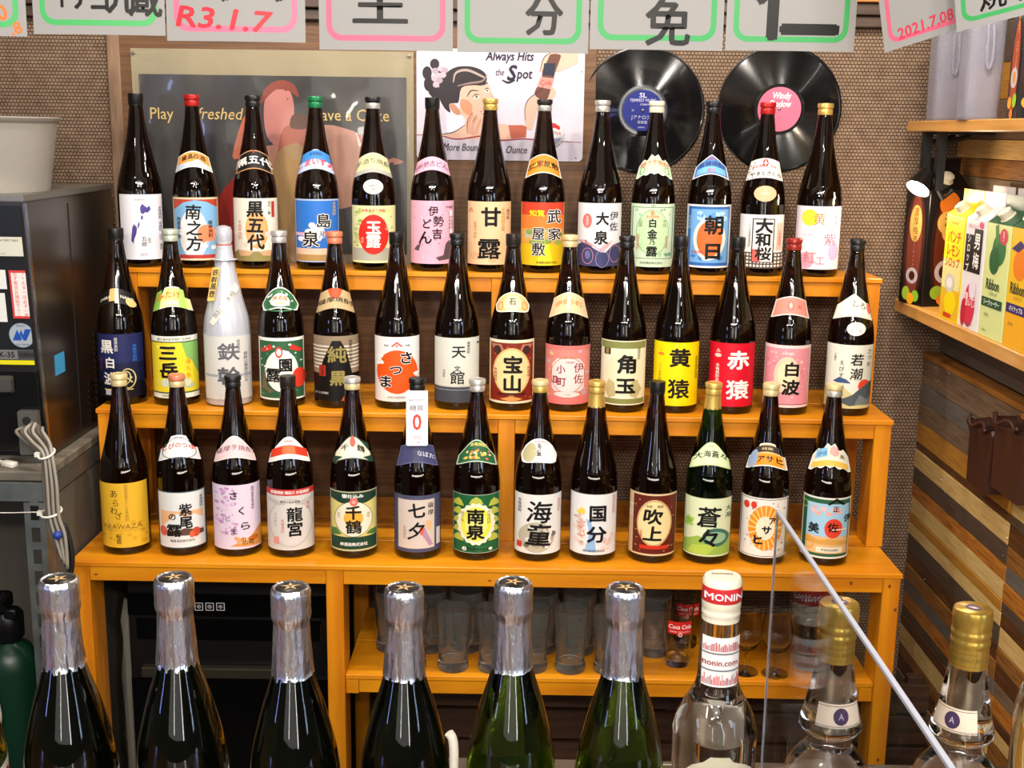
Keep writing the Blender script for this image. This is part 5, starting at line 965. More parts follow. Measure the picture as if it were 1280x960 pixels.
GOLD = mat('gold_cap', '#c9a64c', .28, .85); GOLDP = mat('gold_print', '#8a7430', .4, .5)
def liqueur(px, py, label, turn):
    zt = CTZ+.345*.863; p = atZ(px, py, zt); t = thing('liqueur_bottle', (p.x, p.y, CTZ+.0004), turn, label, 'liqueur bottle', 'gold-capped clear liqueur bottles')
    pf = [(0, .008), (.030, .004), (.042, 0), (.0455, .006), (.0490, .04), (.0515, .10), (.0500, .130), (.0440, .150), (.0340, .165), (.0265, .174), (.0242, .182), (.0245, .190), (.0330, .1945), (.0352, .199), (.0345, .205), (.0318, .212), (.0280, .230), (.0235, .255), (.0208, .275), (.0195, .290), (.0180, .300), (.0180, .340), (0, .340)]
    pf = fine(pf, 4, 11, 3)
    bm = bmesh.new(); lathe(bm, pf, 56, cap0=False, cap1=False); link('glass_body', bm, CLEAR, t, 180)
    bm = bmesh.new(); lathe(bm, [(.0206, .2785), (.0207, .280), (.0204, .300), (.0204, .3035), (.0212, .305), (.0212, .309), (.0204, .311), (.0204, .313), (.0213, .315), (.0213, .319), (.0205, .321), (.0205, .323), (.0212, .325), (.0212, .3405), (.0204, .3440), (.0190, .3450), (0, .3450)], 48, cap0=False, cap1=False); link('screw_cap', bm, GOLD, t, 40)
    pr = Print(); pr.poly(ellipse(0, 0, .0085, .0085, 24), '#5a4458'); pr.poly([(-.006, -.002), (0, .002), (.006, .001), (.002, -.003)], '#c9b8b0'); pr.build('cap_emblem', lambda x, y, z: (x, y, .3452+z*.0001), t)
    pr = Print(); pr.rect(-.018, 0, .018, .0006, GOLDP); pr.rect(-.018, .014, .018, .0146, GOLDP); pr.text('GRAND GRAVURE', 0, .0073, .0065, GOLDP, 1.5, .8)
    pr.cut([k*.003 for k in range(-6, 7)]); pr.build('collar_print', lambda x, y, z: (x, -cyl(.0209, x)-z*.0001, .283+y), t)
    pr = Print(); pr.rect(-.9, 0, .9, .027, '#c9b8a4'); pr.rect(-.9, .002, .9, .0027, '#5a4a44'); pr.rect(-.9, .0243, .9, .025, '#5a4a44'); pr.poly([(q[0]*36, q[1]) for q in ellipse(0, .0135, .0080, .0095, 24)], '#3c2c48'); pr.text('A', 0, .0135, .010, '#b8a8b4', 1, 28)
    pr.cut([k*.1 for k in range(-9, 10)], [.009, .018])
    def lf(x, y, z):
        r = .0318-(y/.030)*.0058+.0010+z*.0001; return (r*math.sin(x), -r*math.cos(x), .2085+y)
    pr.build('neck_label', lf, t, 60); t.scale = (.863, .863, .863); return t
liqueur(1217, 760, 'gold-capped clear liqueur bottle right of the clear pane', -.75)
liqueur(1050.5, 753, 'gold-capped clear liqueur bottle seen through the clear pane', .1)
pr_ = atY(1316, 930, -1.325)
bm = bmesh.new(); lathe(bm, fine([(0, .008), (.03, .004), (.038, 0), (.0415, .006), (.0415, .12), (.041, .145), (.037, .170), (.028, .190), (.018, .205), (.0150, .225), (.0145, .30), (0, .30)], 4, 9, 4), 48, cap0=False, cap1=False)
t = thing('spirit_bottle', (pr_.x, pr_.y, CTZ+.0004), .0, 'clear spirit bottle with cream label cut off at the right edge', 'bottle')
link('glass_body', bm, CLEAR, t, 180)
pr = Print(); pr.rect(-.034, 0, .034, .115, '#d8d6c4'); pr.vtext('VODKA', -.026, .06, .014, '#4a4a44', 1); pr.cut([k*.005 for k in range(-6, 7)]); pr.build('body_label', lambda x, y, z: (x, -cyl(.042, x)-z*.0001, .02+y), t, 60)

# clear pane standing on the counter
X_ = 1.2105; pt = thing('clear_pane', (X_, -1.42, CTZ), 0, 'clear acrylic sneeze guard standing on the bar, its bright top edge slanting', 'screen')
pf0, pn0 = atX(975, 635, X_), atX(1185, 960, X_)
top_z = (pf0.z+pn0.z)/2-CTZ
ACR = mat('acrylic', '#e3e6ea', .0, 0, 1.0, 1.05)
EDGE = mat('acrylic_edge', '#b4b6c2', .35, 0, .3, 1.4)
boxo('panel', (-.0015, -.70, .001), (.0015, -.0, top_z-.0035), ACR, pt, 0)
boxo('top_edge', (-.0019, -.70, top_z-.0033), (.0019, 0, top_z), EDGE, pt, .0005)
boxo('front_edge', (-.0017, .0003, .001), (.0017, .0015, top_z), mat('acrylic_side', '#dfe3ea', .2, 0, .8, 1.3), pt, 0)
boxo('foot', (-.02, -.12, .0), (-.002, -.06, .012), mat('clear_foot', '#c9ccd2', .2, 0, .6, 1.4), pt); boxo('foot', (-.02, -.55, .0), (-.002, -.49, .012), MATS['clear_foot'], pt)
# little items by the worktop
bm = bmesh.new(); q = atY(566, 925, -.75); tube(bm, spline([(q.x, -.75, -.0945), (q.x+.002, -.75, q.z-.03), (q.x, -.75, q.z), (q.x-.006, -.75, q.z+.012)], 6), .0075, 12); lathe(bm, [(.013, 0), (.013, .01), (.008, .014)], 20, cx=q.x, cy=-.75, cz=-.0948)
tag(link('tap_nozzle', bm, WHITEP, None, 50), 'small white hose nozzle rising between the fourth and fifth foil-topped bottles', 'nozzle')
bm = bmesh.new(); q = atY(838, 925, -.85); lathe(bm, [(0, .004), (.030, .004), (.034, 0), (.036, .004), (.037, .09), (.0345, .09), (.033, .010), (0, .010)], 36, cap0=False, cap1=False)
tag(link('glass_jar', bm, CLEARTH, None, 50, (q.x, -.85, -.0945)), 'small clear glass jar beside the syrup bottle', 'jar')

# ================================================================== LEFT: DISHWASHER, BENCH, CABLES, GAS BOTTLE
MX = -.039
ft, fb = atX(28, 250, MX), atX(60, 560, MX)
mz0 = .2305; mz1 = ft.z
t = thing('dishwasher', (MX-.3, .2, mz0), 0, 'stainless steel commercial machine with stickers on its dark front panel', 'machine')
O = Vector(t.location)
def prismX(name, yz, x0, x1, m_, par, off, bev=.002):
    bm = bmesh.new(); A = [bm.verts.new((x0-off.x, y-off.y, z-off.z)) for y, z in yz]; B = [bm.verts.new((x1-off.x, y-off.y, z-off.z)) for y, z in yz]
    n = len(yz); bm.faces.new(A); bm.faces.new(B[::-1])
    for i in range(n): bm.faces.new((A[i], B[i], B[(i+1) % n], A[(i+1) % n]))
    bmesh.ops.recalc_face_normals(bm, faces=bm.faces[:])
    if bev: bmesh.ops.bevel(bm, geom=bm.edges[:], offset=bev, segments=2, affect='EDGES')
    return link(name, bm, m_, par, 35)
yt, yb_ = ft.y, fb.y
def fy(z): return yb_ + (yt-yb_)*(z-mz0)/(mz1-mz0)
YBK = WY-.03
prismX('body', [(fy(mz0)+.004, mz0), (yt+.004, mz1-.004), (YBK, mz1-.004), (YBK, mz0)], MX-.60, MX, DSTEEL, t, O)
prismX('lid', [(yt-.004, mz1-.0035), (yt-.004, mz1+.010), (YBK, mz1+.010), (YBK, mz1-.0035)], MX-.605, MX+.003, mat('grey_steel_lid', '#8f8a80', .4, .8), t, O)
prismX('side_seam', [(.20, mz0+.02), (.20, mz1-.02), (.204, mz1-.02), (.204, mz0+.02)], MX+.0002, MX+.0014, BLACKM, t, O, 0)
prismX('edge_strip', [(fy(mz0+.02), mz0+.02), (yt, mz1-.006), (yt+.012, mz1-.006), (fy(mz0+.02)+.012, mz0+.02)], MX-.0005, MX+.0035, mat('bright_edge', '#b8b4b4', .25, 1), t, O, .0005)
zc = atY(30, 456, fy(.43)).z            # split between control panel and cavity
prismX('front_panel', [(fy(zc)-.003, zc), (yt-.003, mz1-.012), (yt+.003, mz1-.012), (fy(zc)+.003, zc)], MX-.58, MX-.006, mat('dark_front', '#35373a', .25, .6), t, O, .001)
prismX('door_frame', [(fy(mz0)-.012, mz0+.01), (fy(zc)-.012, zc-.012), (fy(zc)+.003, zc-.012), (fy(mz0)+.003, mz0+.01)], MX-.58, MX-.004, mat('cavity_black', '#0e0e0f', .2), t, O, .001)
prismX('handle', [(fy(zc)-.030, zc-.052), (fy(zc)-.030, zc-.026), (fy(zc)-.012, zc-.020), (fy(zc)-.012, zc-.060)], MX-.50, MX-.05, mat('grey_handle', '#5c5a55', .35, .6), t, O, .002)
prismX('sill', [(fy(mz0)-.028, mz0), (fy(mz0)-.028, mz0+.014), (fy(mz0)-.0125, mz0+.018), (fy(mz0)-.0125, mz0)], MX-.6, MX+.001, STEEL, t, O)
# stickers on the front
def sticker(name, x0, y0, x1, y1, base, fn=None, rim=None):
    pr = Print(); z0_ = atY(x0, y1, fy(.5)).z; 
    def loc(px, py):
        Y = fy(.55)
        for _ in range(3): q = atY(px, py, Y-.004); Y = fy(q.z)
        return q
    c = [loc(x0, y0), loc(x1, y0), loc(x1, y1), loc(x0, y1)]
    xa, xb, za, zb_ = (c[0].x+c[3].x)/2, (c[1].x+c[2].x)/2, (c[2].z+c[3].z)/2, (c[0].z+c[1].z)/2
    w_, h_ = xb-xa, zb_-za
    if fn == 'round': pr.poly(ellipse(w_/2, h_/2, w_/2, h_/2, 32), base)
    else: pr.poly([(0, 0), (w_, 0), (w_, h_), (0, h_)], base)
    return pr, lambda x, y, z: Vector((min(xa+x, MX-.007), fy(za+y)-.0052-z*.0001, za+y))-O, w_, h_
pr, f, w_, h_ = sticker('s', -22, 296, 29, 320, '#c9c8b8'); pr.text('TEMPERATURE TABLE', w_*.55, h_*.82, .006, K, 1); pr.text('www.', w_*.5, h_*.12, .005, '#5a5a5a', 0); pr.build('sticker', f, t)
pr, f, w_, h_ = sticker('s', -30, 337, 8, 361, '#d8d8d4'); pr.build('sticker', f, t)
pr, f, w_, h_ = sticker('s', -30, 366, 8, 402, '#d8d8d4'); pr.build('sticker', f, t)
pr, f, w_, h_ = sticker('s', 14, 338, 39, 398, '#c9403c'); pr.rect(w_*.1, h_*.05, w_*.9, h_*.95, '#e6d8d4'); pr.vtext('フィルターは必ず一度', w_*.68, h_*.5, .0098, '#c9403c', 1, .9); pr.vtext('必ず毎日お掃除下さい', w_*.30, h_*.5, .0098, '#c9403c', 1, .9); pr.build('warning_sticker', f, t)
pr, f, w_, h_ = sticker('s', 11, 403, 44, 435, '#2a3c50', 'round'); pr.poly(ellipse(w_/2, h_/2, w_*.47, h_*.47, 28), '#9aa4ae'); pr.poly([(w_*.14, h_*.30), (w_*.34, h_*.72), (w_*.50, h_*.36), (w_*.46, h_*.30)], '#1f4aa0'); pr.poly([(w_*.42, h_*.55), (w_*.56, h_*.30), (w_*.66, h_*.30), (w_*.88, h_*.74), (w_*.64, h_*.74), (w_*.56, h_*.52), (w_*.50, h_*.72)], '#1f4aa0'); pr.text('SERVICE', w_*.5, h_*.87, .005, '#1c2c40', 1); pr.text('CALL CENTER', w_*.5, h_*.14, .0045, '#1c2c40', 1); pr.build('round_sticker', f, t)
pr, f, w_, h_ = sticker('s', -30, 437, 45, 449, '#6f6f70'); pr.rect(w_*.70, h_*.05, w_, h_*.95, '#3c3c3e'); pr.text('K-35', w_*.52, h_*.5, .017, K, 2); pr.text('自動', w_*.80, h_*.5, .009, K, 1); pr.text('洗浄', w_*.93, h_*.5, .009, K, 1); pr.build('name_plate', f, t)
pr, f, w_, h_ = sticker('s', -30, 450, 44, 455.5, '#d8cf1c'); pr.build('yellow_tape', f, t)
# small bracket with two holes and the louvres in the side
sb = bmesh.new()
for r_ in range(14):
    for c in range(4):
        y = .26+c*.052; z = .245+r_*.0155 + (0 if c > 0 else -.0)
        if c == 0 and r_ > 6: continue
        box(sb, (MX+.0003-O.x, y-O.y, z-O.z), (MX+.0022-O.x, y+.036-O.y, z+.0085-O.z))
link('louvres', sb, mat('louvre_black', '#060606', .5), t)['kind'] = 'stuff'
o = prismX('blue_sticker', [(.07, .40), (.07, .445), (.125, .445), (.125, .40)], MX+.0003, MX+.001, ink('#3a8ec0'), t, O, 0)
prismX('socket_plate', [(fy(.30)+.02, .25), (fy(.30)+.02, .345), (fy(.30)-.034, .345), (fy(.30)-.034, .25)], MX-.045, MX-.0045, mat('grey_plate', '#77756f', .35, .7), t, O, .002)
bm = bmesh.new(); q = Vector((MX-.025, fy(.3)-.0343, .325))-O
lathe(bm, [(.009, 0), (.009, .002), (0, .0022)], 20)
for v in bm.verts: v.co = Vector((q.x+v.co.x, q.y-v.co.z, q.z+v.co.y))
link('socket', bm, BLACKM, t, 40)
# cables
tg = thing('cable_bundle', (MX-.02, fy(.3)-.05, .0), 0, 'bundle of grey cables with white ties hanging off the machine', 'cable bundle'); O2 = Vector(tg.location)
CB = [mat('cable_grey', '#726b60', .5), mat('cable_dark_grey', '#59534a', .5), mat('cable_pale', '#8d867a', .5)]
def P3(px, py, Y): return atY(px, py, Y)-O2
yy = fy(.3)-.045
for k in range(9):
    dx = (k-4)*1.9; r = random.uniform(-3, 3); d = (k % 3)*.008
    pts = [P3(42+dx*1.6+r, 527+abs(dx), yy+.006-d), P3(38+dx*2.2+r, 540, yy-.012-d), P3(48+dx*1.8, 553, yy-.030-d), P3(58+dx*.9, 568, -.100-d), P3(63+dx, 605, -.106-d), P3(66+dx, 645, -.106-d), P3(73+dx*1.1, 670, -.106-d), P3(80+dx*.6, 695+2*k, -.106-d)]
    bm = bmesh.new(); tube(bm, spline(pts, 6), .0036, 7); link('cable', bm, CB[k % 3], tg, 180)
for (px, py, rr) in ((58, 567, .016), (64, 640, .021)):
    bm = bmesh.new(); c = P3(px, py, -.112); pts = [(c.x+rr*math.cos(a), c.y+.0175*math.sin(a), c.z+.006*math.sin(a)+.003*math.cos(a)) for a in [i*2*math.pi/20 for i in range(21)]]
    tube(bm, pts, .0024, 6); box(bm, (c.x-rr-.006, c.y-.008, c.z-.006), (c.x-rr+.004, c.y+.002, c.z+.003)); link('cable_tie', bm, WHITEP, tg, 40)
bm = bmesh.new(); c = P3(72, 669, -.128); bmesh.ops.create_icosphere(bm, subdivisions=2, radius=.0095); 
for v in bm.verts: v.co = v.co*1.0+c
link('blue_tape', bm, mat('blue_tape', '#1f3c8c', .5), tg, 60)
bm = bmesh.new(); tube(bm, spline([P3(80, 655, -.10), P3(88, 680, -.10), P3(90, 705, -.10), P3(84, 735, -.10)], 6), .006, 8); link('black_cable', bm, BLACKM, tg, 180)
bm = bmesh.new(); pts = spline([atY(-20, 640, -.1)-O2, atY(10, 641, -.1)-O2, atY(48, 640, -.1)-O2], 6); tube(bm, pts, .0012, 6); link('tie_tail', bm, WHITEP, tg, 60)
# bench under the machine
BFY = -.09
BXR = -.012
t = thing('work_bench', (MX-.3, .2, -.85), 0, 'bench of slotted galvanised angle with worn wooden top under the machine', 'bench'); O = Vector(t.location)
def bnc(n, a, b_, m_, bev=.001): return boxo(n, [a[i]-O[i] for i in range(3)], [b_[i]-O[i] for i in range(3)], m_, t, bev)
BT = mat('worn_bench_top', '#7a7264', .5, noise=(9, '#5c564c', (1, 4, 4)))
bnc('top', (MX-.65, BFY, .208), (BXR, WY-.02, .2295), BT, .003)
bnc('front_angle', (MX-.65, BFY-.003, .165), (BXR-.002, BFY, .207), GALV); bnc('side_angle', (BXR-.004, BFY+.001, .165), (BXR-.001, WY-.02, .207), GALV)
lb = bmesh.new(); lx0, lx1 = BXR-.046, BXR-.002
zs = -.85
while zs < .160:
    z1_ = min(zs+.048, .164)
    box(lb, (lx0-O.x, BFY-.0065-O.y, zs-O.z), (lx0+.013-O.x, BFY-.0035-O.y, z1_-O.z)); box(lb, (lx1-.013-O.x, BFY-.0065-O.y, zs-O.z), (lx1-O.x, BFY-.0035-O.y, z1_-O.z))
    box(lb, (lx0+.013-O.x, BFY-.0065-O.y, zs-O.z), (lx1-.013-O.x, BFY-.0035-O.y, zs+.016-O.z)); zs += .048
box(lb, (lx1-.003-O.x, BFY-.0034-O.y, -.85-O.z), (lx1-O.x, BFY+.036-O.y, .164-O.z)); link('leg', lb, GALV, t)
bnc('leg', (BXR-.046, WY-.07, -.85), (BXR-.002, WY-.06, .164), GALV); bnc('leg', (MX-.645, BFY, -.85), (MX-.605, BFY+.01, .164), GALV)
bnc('back_sheet', (MX-.64, WY-.055, -.80), (MX-.006, WY-.05, .16), mat('grey_sheet', '#5c574c', .6)); bnc('side_sheet', (BXR-.0065, BFY+.045, -.80), (BXR-.0045, WY-.075, .16), mat('grey_sheet', '#5c574c', .6))
# connector on the bench
q = atZ(22, 566, .232); bm = bmesh.new(); q2 = atZ(30, 578, .232)
box(bm, (-.017, -.009, 0), (.017, .009, .012), .002); tube(bm, [(-.016, 0, .006), (-.06, .010, .006), (-.12, .012, .006)], .004, 8)
o = link('white_connector', bm, WHITEP, None, 50, (q2.x-.02, -.055, .2297)); o.rotation_euler.z = -.45; tag(o, 'white plug connector lying on the bench corner', 'connector')
# translucent bucket on top of the machine
t = thing('plastic_bucket', (-.205, .10, mz1+.0105), 0, 'translucent ribbed plastic bucket on top of the machine', 'bucket')
bm = bmesh.new(); BK = mat('bucket_plastic', '#a8a39b', .3, 0, .35, 1.15); R0 = abs(atY(43, 245, .04).x+.205); R1 = abs(atY(53, 150, .04).x+.205); bh = atY(20, 146, .04).z-mz1-.01
lathe(bm, [(0, 0), (R0, 0), (R0+.001, .004), (R1-.004, bh-.012), (R1, bh-.010), (R1+.004, bh-.002), (R1+.002, bh), (R1-.002, bh-.002), (R1-.006, bh-.012), (R0-.003, .006), (0, .005)], 72, cap0=False, cap1=False, fn=lambda r, z, a: r*(1+(.016*math.cos(26*a) if .006 < z < bh-.013 and r > .05 else 0)))
link('bucket', bm, BK, t, 50)
# gas bottle and regulator
t = thing('gas_bottle', (-.145, -.02, -.85), 0, 'dark green gas bottle with black regulator under the bench', 'gas bottle'); gz = atY(30, 800, -.02).z+.85
GRN = mat('green_paint', '#0b2c1e', .35)
bm = bmesh.new(); lathe(bm, [(.052, 0), (.060, .01), (.060, gz-.06), (.056, gz-.035), (.044, gz-.014), (.020, gz), (.016, gz+.012)], 40); link('tank', bm, GRN, t, 60)
bm = bmesh.new(); lathe(bm, [(.030, gz+.004), (.034, gz+.012), (.034, gz+.062), (.028, gz+.070)], 30); box(bm, (-.040, -.036, gz+.074), (.010, .020, gz+.110), .006); box(bm, (-.060, -.020, gz+.050), (-.034, .010, gz+.090), .005); box(bm, (.006, -.034, gz+.060), (.034, -.008, gz+.085), .004)
link('regulator', bm, BLACK, t, 40)
bm = bmesh.new(); tube(bm, [(-.016, -.03, gz+.10), (.008, -.04, gz+.105), (.022, -.045, gz+.125)], .008, 10); link('knob', bm, BLACK, t, 40)
bm = bmesh.new(); box(bm, (-.030, -.0365, gz+.026), (-.006, -.034, gz+.040)); link('tag_plate', bm, WHITEP, t)
bm = bmesh.new(); tube(bm, spline([(-.02, -.062, gz-.01), (-.01, -.070, gz-.05), (-.004, -.072, gz-.11), (-.002, -.074, gz-.16), (-.03, -.076, gz-.22)], 7), .0055, 10); link('hose', bm, mat('hose_grey', '#a39f94', .4), t, 180)
bm = bmesh.new(); tube(bm, [(-.20, -.03, gz+.055), (-.06, -.03, gz+.06)], .007, 10); link('pipe', bm, STEEL, t, 60)

# ================================================================== RIGHT: WALL SHELVES
SH = mat('natural_shelf_wood', '#d29a50', .4, noise=(7, '#b87f3a', (8, .6, 8)), coat=.2)
LZ = .541; LE = 1.905
t1_ = thing('wall_shelf', (LE, 0, LZ), 0, 'lower natural wood shelf on the right wall carrying the drink cartons', 'shelf', 'right wall shelves')
boxo('board', (0, -1.1, -.030), (UX-.0125-LE, .495, 0), SH, t1_, .002); boxo('batten', (UX-.055-LE, -1.0, -.060), (UX-.0125-LE, .45, -.0305), SH, t1_, .001)
TZ = .972
t2_ = thing('wall_shelf', (1.90, 0, TZ), 0, 'upper natural wood shelf on the right wall carrying the clear pitchers', 'shelf', 'right wall shelves')
boxo('board', (0, -1.1, -.024), (UX-.0125-1.90, .49, 0), SH, t2_, .002)
for y in (.40, .30):
    bm = bmesh.new(); box(bm, (.012, y-.011, -.030), (UX-.014-1.90, y+.011, -.0245)); box(bm, (.012, y-.011, -.155), (.030, y+.011, -.030)); tube(bm, [(.028, y, -.05), (.085, y, -.034)], .006, 8)
    link('bracket', bm, BLACKM, t2_)
boxo('stay', (UX-.040-LE, .44, .001), (UX-.014-LE, .48, .085), GALV, t1_, .001)
# pitchers
def pitcher(px0, px1, y, lab, h=.205):
    a, b_ = atY(px0, 148, y).x, atY(px1, 148, y).x; r = (b_-a)/2; t = thing('pitcher', ((a+b_)/2, y+r*0, TZ+.0004), 0, lab, 'pitcher', 'clear plastic pitchers')
    bm = bmesh.new(); sq = lambda rr, z, an: rr/(abs(math.cos(an))**5+abs(math.sin(an))**5)**.2
    lathe(bm, [(0, 0), (r*.93, 0), (r*.95, .004), (r, h*.6), (r*1.01, h), (r*.97, h), (r*.96, h*.6), (r*.90, .006), (0, .005)], 48, cap0=False, cap1=False, fn=sq); link('jug', bm, PLAST, t, 50)
    bm = bmesh.new(); lathe(bm, [(r*.99, h), (r*1.03, h+.002), (r*1.02, h+.016), (r*.9, h+.022), (0, h+.024)], 48, fn=sq); link('lid', bm, mat('lid_white', '#d6d4da', .35), t, 50)
    bm = bmesh.new(); tube(bm, spline([(-r*.15, -r*1.0, h*.93), (-r*.16, -r*1.12, h*.80), (-r*.16, -r*1.14, h*.60), (0, -r*1.14, h*.50), (r*.16, -r*1.14, h*.60), (r*.16, -r*1.12, h*.80), (r*.15, -r*1.0, h*.93)], 6), .0035, 8); link('handle', bm, PLAST, t, 180)
    return t
pitcher(1160, 1201, .38, 'clear plastic pitcher with white lid at the far end of the upper shelf')
pitcher(1198, 1243, .12, 'clear plastic pitcher with white lid beside the black carton')
# cartons
def carton(x, y, z, w_, d, h, rz, lab, body, gab, spec=None, side=None, grp='drink cartons on the right wall shelf', capcol='#d8ccb4', blackspec=None, capon=True, fin=.028):
    """labelled face is local -Y, width w_ along X, depth d along Y"""
    t = thing('drink_carton', (x, y, z), rz, lab, 'carton', grp)
    g = d*.42; bm = bmesh.new(); box(bm, (-w_/2, -d/2, 0), (w_/2, d/2, h), .0008); link('carton_body', bm, body, t)
    bm = bmesh.new(); e = .0006
    A = [bm.verts.new(p) for p in ((-w_/2, -d/2, h+e), (w_/2, -d/2, h+e), (w_/2, d/2, h+e), (-w_/2, d/2, h+e), (-w_/2+.004, 0, h+g), (w_/2-.004, 0, h+g))]
    for q in ((0, 1, 5, 4), (2, 3, 4, 5), (1, 2, 5), (3, 0, 4), (3, 2, 1, 0)): bm.faces.new([A[i] for i in q])
    link('gable', bm, gab, t)
    boxo('fin', (-w_/2, -.0012, h+g-.001), (w_/2, .0012, h+g+fin), gab if blackspec is None else body, t, .0003)
    if capon:
        bm = bmesh.new(); lathe(bm, [(.0165, -.004), (.0165, .001), (.0135, .0015), (.0140, .015), (.012, .0165), (0, .0165)], 28, fn=lambda r, zz_, a: r*(1+.02*math.cos(20*a)))
        ang = math.atan2(g, d/2); M_ = Matrix.Translation((0, -d*.27, h+g*.50)) @ Matrix.Rotation(ang, 4, 'X')
        for v in bm.verts: v.co = M_ @ v.co
        link('cap', bm, mat('carton_cap', capcol, .4), t, 40)
    if spec:
        pr = Print(); D = Draw(pr, w_/2, h); spec(D); pr.build('front_print', lambda a, b_, l: (a, -d/2-.0004-l*.00008, b_), t)
    if side:
        pr = Print(); D = Draw(pr, d/2, h); side(D); pr.build('side_print', lambda a, b_, l: (-w_/2-.0004-l*.00008, -a, b_), t)
    return t
CWH = mat('carton_white', '#dcd8da', .4); CYE = mat('carton_yellow', '#e6cf1c', .4); CGR = mat('carton_pale_green', '#ccd48c', .4); CGD = mat('carton_dark_green', '#1c4a34', .4); COR = mat('carton_orange', '#e0b01c', .4); CBK = mat('carton_black', '#100e0e', .3)
ed = [atX(a, b_, 1.912).y for a, b_ in ((1173, 391), (1197, 400), (1222, 411), (1252, 424), (1282, 437))]
hh = [.235]*4; dp = .068
def lemon(d):
    d.r(-.95, .55, .95, .99, '#e8dc1c').r(-.95, .02, .95, .30, '#dfae2c').r(-.95, .30, .95, .58, '#e3d68c').t('パンチ', 0, .80, .030, '#c95c1c', 2.5, .9).t('レモン', 0, .67, .030, '#c95c1c', 2.5, .9).t('シロップ', 0, .56, .024, '#c95c1c', 2.5, .9).e(.1, .17, .62, .12, '#e8cf10').e(-.1, .36, .5, .09, '#c9c4b8').e(-.1, .36, .3, .05, '#e3e0dc').r(-.5, .03, .3, .07, '#c9381c').t('BAR SYRUP', 0, .93, .008, '#b8741c', 1)
def ume(d):
    d.r(-.1, .52, .75, .92, K).r(-.9, .52, -.1, .86, K).v('男梅', .25, .72, .036, WH, 2, .95, 1.1).v('シロップ', -.55, .69, .020, WH, 1.5, .9).e(.0, .22, .55, .20, '#c92c48').e(-.55, .14, .25, .13, '#b8202c').e(.2, .38, .35, .09, '#dcd0dc').t('甘酸っぱい', 0, .30, .016, '#f0dce0', 2).t('おいしい', .2, .24, .016, '#f0dce0', 2).e(.55, .96, .2, .03, '#c92c6a').t('男梅シロップ', -.2, .94, .010, '#c96a8c', 1).t('POKKA SAPPORO', 0, .05, .006, '#6a6a74', 1)
def ribg(d):
    d.e(.15, .78, .55, .14, '#2f6a3c').e(-.15, .68, .42, .12, '#24582f').g([(-.1, .80), (-.3, .98), (-.05, 1.0), (.1, .85)], '#3f7a3c').e(.45, .90, .32, .07, '#c0404c').v('無果汁', .45, .90, .007, WH, 1).t('Ribbon', -.1, .47, .030, '#2a3c30', 2, .8).t('SYRUP', 0, .39, .010, '#8a9a6a', 1, 1.4).r(-.9, .27, .8, .35, '#1c4a34').t('シークヮーサー', -.05, .31, .013, '#dce4d0', 1.5, .9).t('業務用', -.4, .20, .008, '#7c8664', 0).t('1000ml', -.5, .06, .008, '#7c8664', 0)
def ribo(d):
    d.r(-.95, .02, .95, .30, '#dfa01c').e(-.1, .70, .55, .13, '#d8761c').e(.5, .82, .3, .08, '#3a7a44').g([(-.9, .82), (-.2, .9), (.2, .86), (-.3, .80)], '#3a2c5c').t('Ribbon', -.1, .50, .030, '#2a3c30', 2, .8).t('SYRUP', 0, .42, .010, '#b8982c', 1, 1.4).r(-.9, .29, .8, .37, '#2c2460').t('パイナップル', -.05, .33, .012, '#e8e4dc', 1.5, .9).t('業務用', -.4, .20, .008, '#a07c1c', 0)
specs = [(lemon, CYE, CYE, 'yellow lemon syrup carton reading レモン, first in front of the tall black carton'), (ume, CWH, CWH, 'white syrup carton with black panel reading 男梅 and pink glass'), (ribg, CGR, CGD, 'pale green syrup carton with green citrus and dark green top'), (ribo, COR, CGD, 'orange-yellow syrup carton with orange fruit at the right edge')]
for i in range(4):
    wd = ed[i]-ed[i+1]-.004; s_ = specs[i]
    carton(1.912+dp/2, (ed[i]+ed[i+1])/2, LZ+.0004, wd, dp, .228, -math.pi/2, s_[3], s_[1], s_[2], s_[0])
# second row glimpsed behind: white fins
for i in range(2):
    carton(2.010, .14-i*.135, LZ+.0004, .118, .046, .245, -math.pi/2, ['white carton standing behind the yellow and white ones', 'white carton standing behind the pale green one'][i], CWH, CWH)
def coffee(d):
    d.e(0, .5, .8, .49, '#2c120c').e(0, .5, .6, .46, '#5c2410').e(0, .88, .5, .10, '#c96a1c').e(0, .72, .55, .10, '#cfa050').e(0, .66, .30, .10, '#cfa050').t('濃', .1, .74, .032, '#3c1c10', 2).v('深煎り', .1, .62, .020, '#3c1c10', 1).e(0, .30, .5, .10, '#b8a8a8').e(0, .30, .28, .06, '#3c1710').e(-.3, .12, .35, .06, '#8aa82c').e(.35, .14, .32, .06, '#7fb02c').e(0, .06, .3, .05, '#d8761c')
def coffee2(d):
    d.e(0, .5, .85, .49, '#3a1a14').e(0, .5, .6, .46, '#6a3226').e(0, .70, .5, .16, '#c99a50').v('濃厚梅酒', .0, .68, .022, '#4a2c14', .5).v('Liqueur', 0, .42, .010, '#c0705c', 0).e(0, .25, .5, .07, '#a89aa0').e(0, .25, .25, .04, '#3c1710').e(-.4, .09, .32, .06, '#8aa82c').e(.4, .08, .30, .05, '#7fb02c').e(0, .05, .3, .05, '#d8961c')
carton(1.960, .405, LZ+.0004, .105, .100, .275, .25, 'tall black carton with amber print and cream cap, farthest on the lower shelf', CBK, CBK, coffee, coffee2)
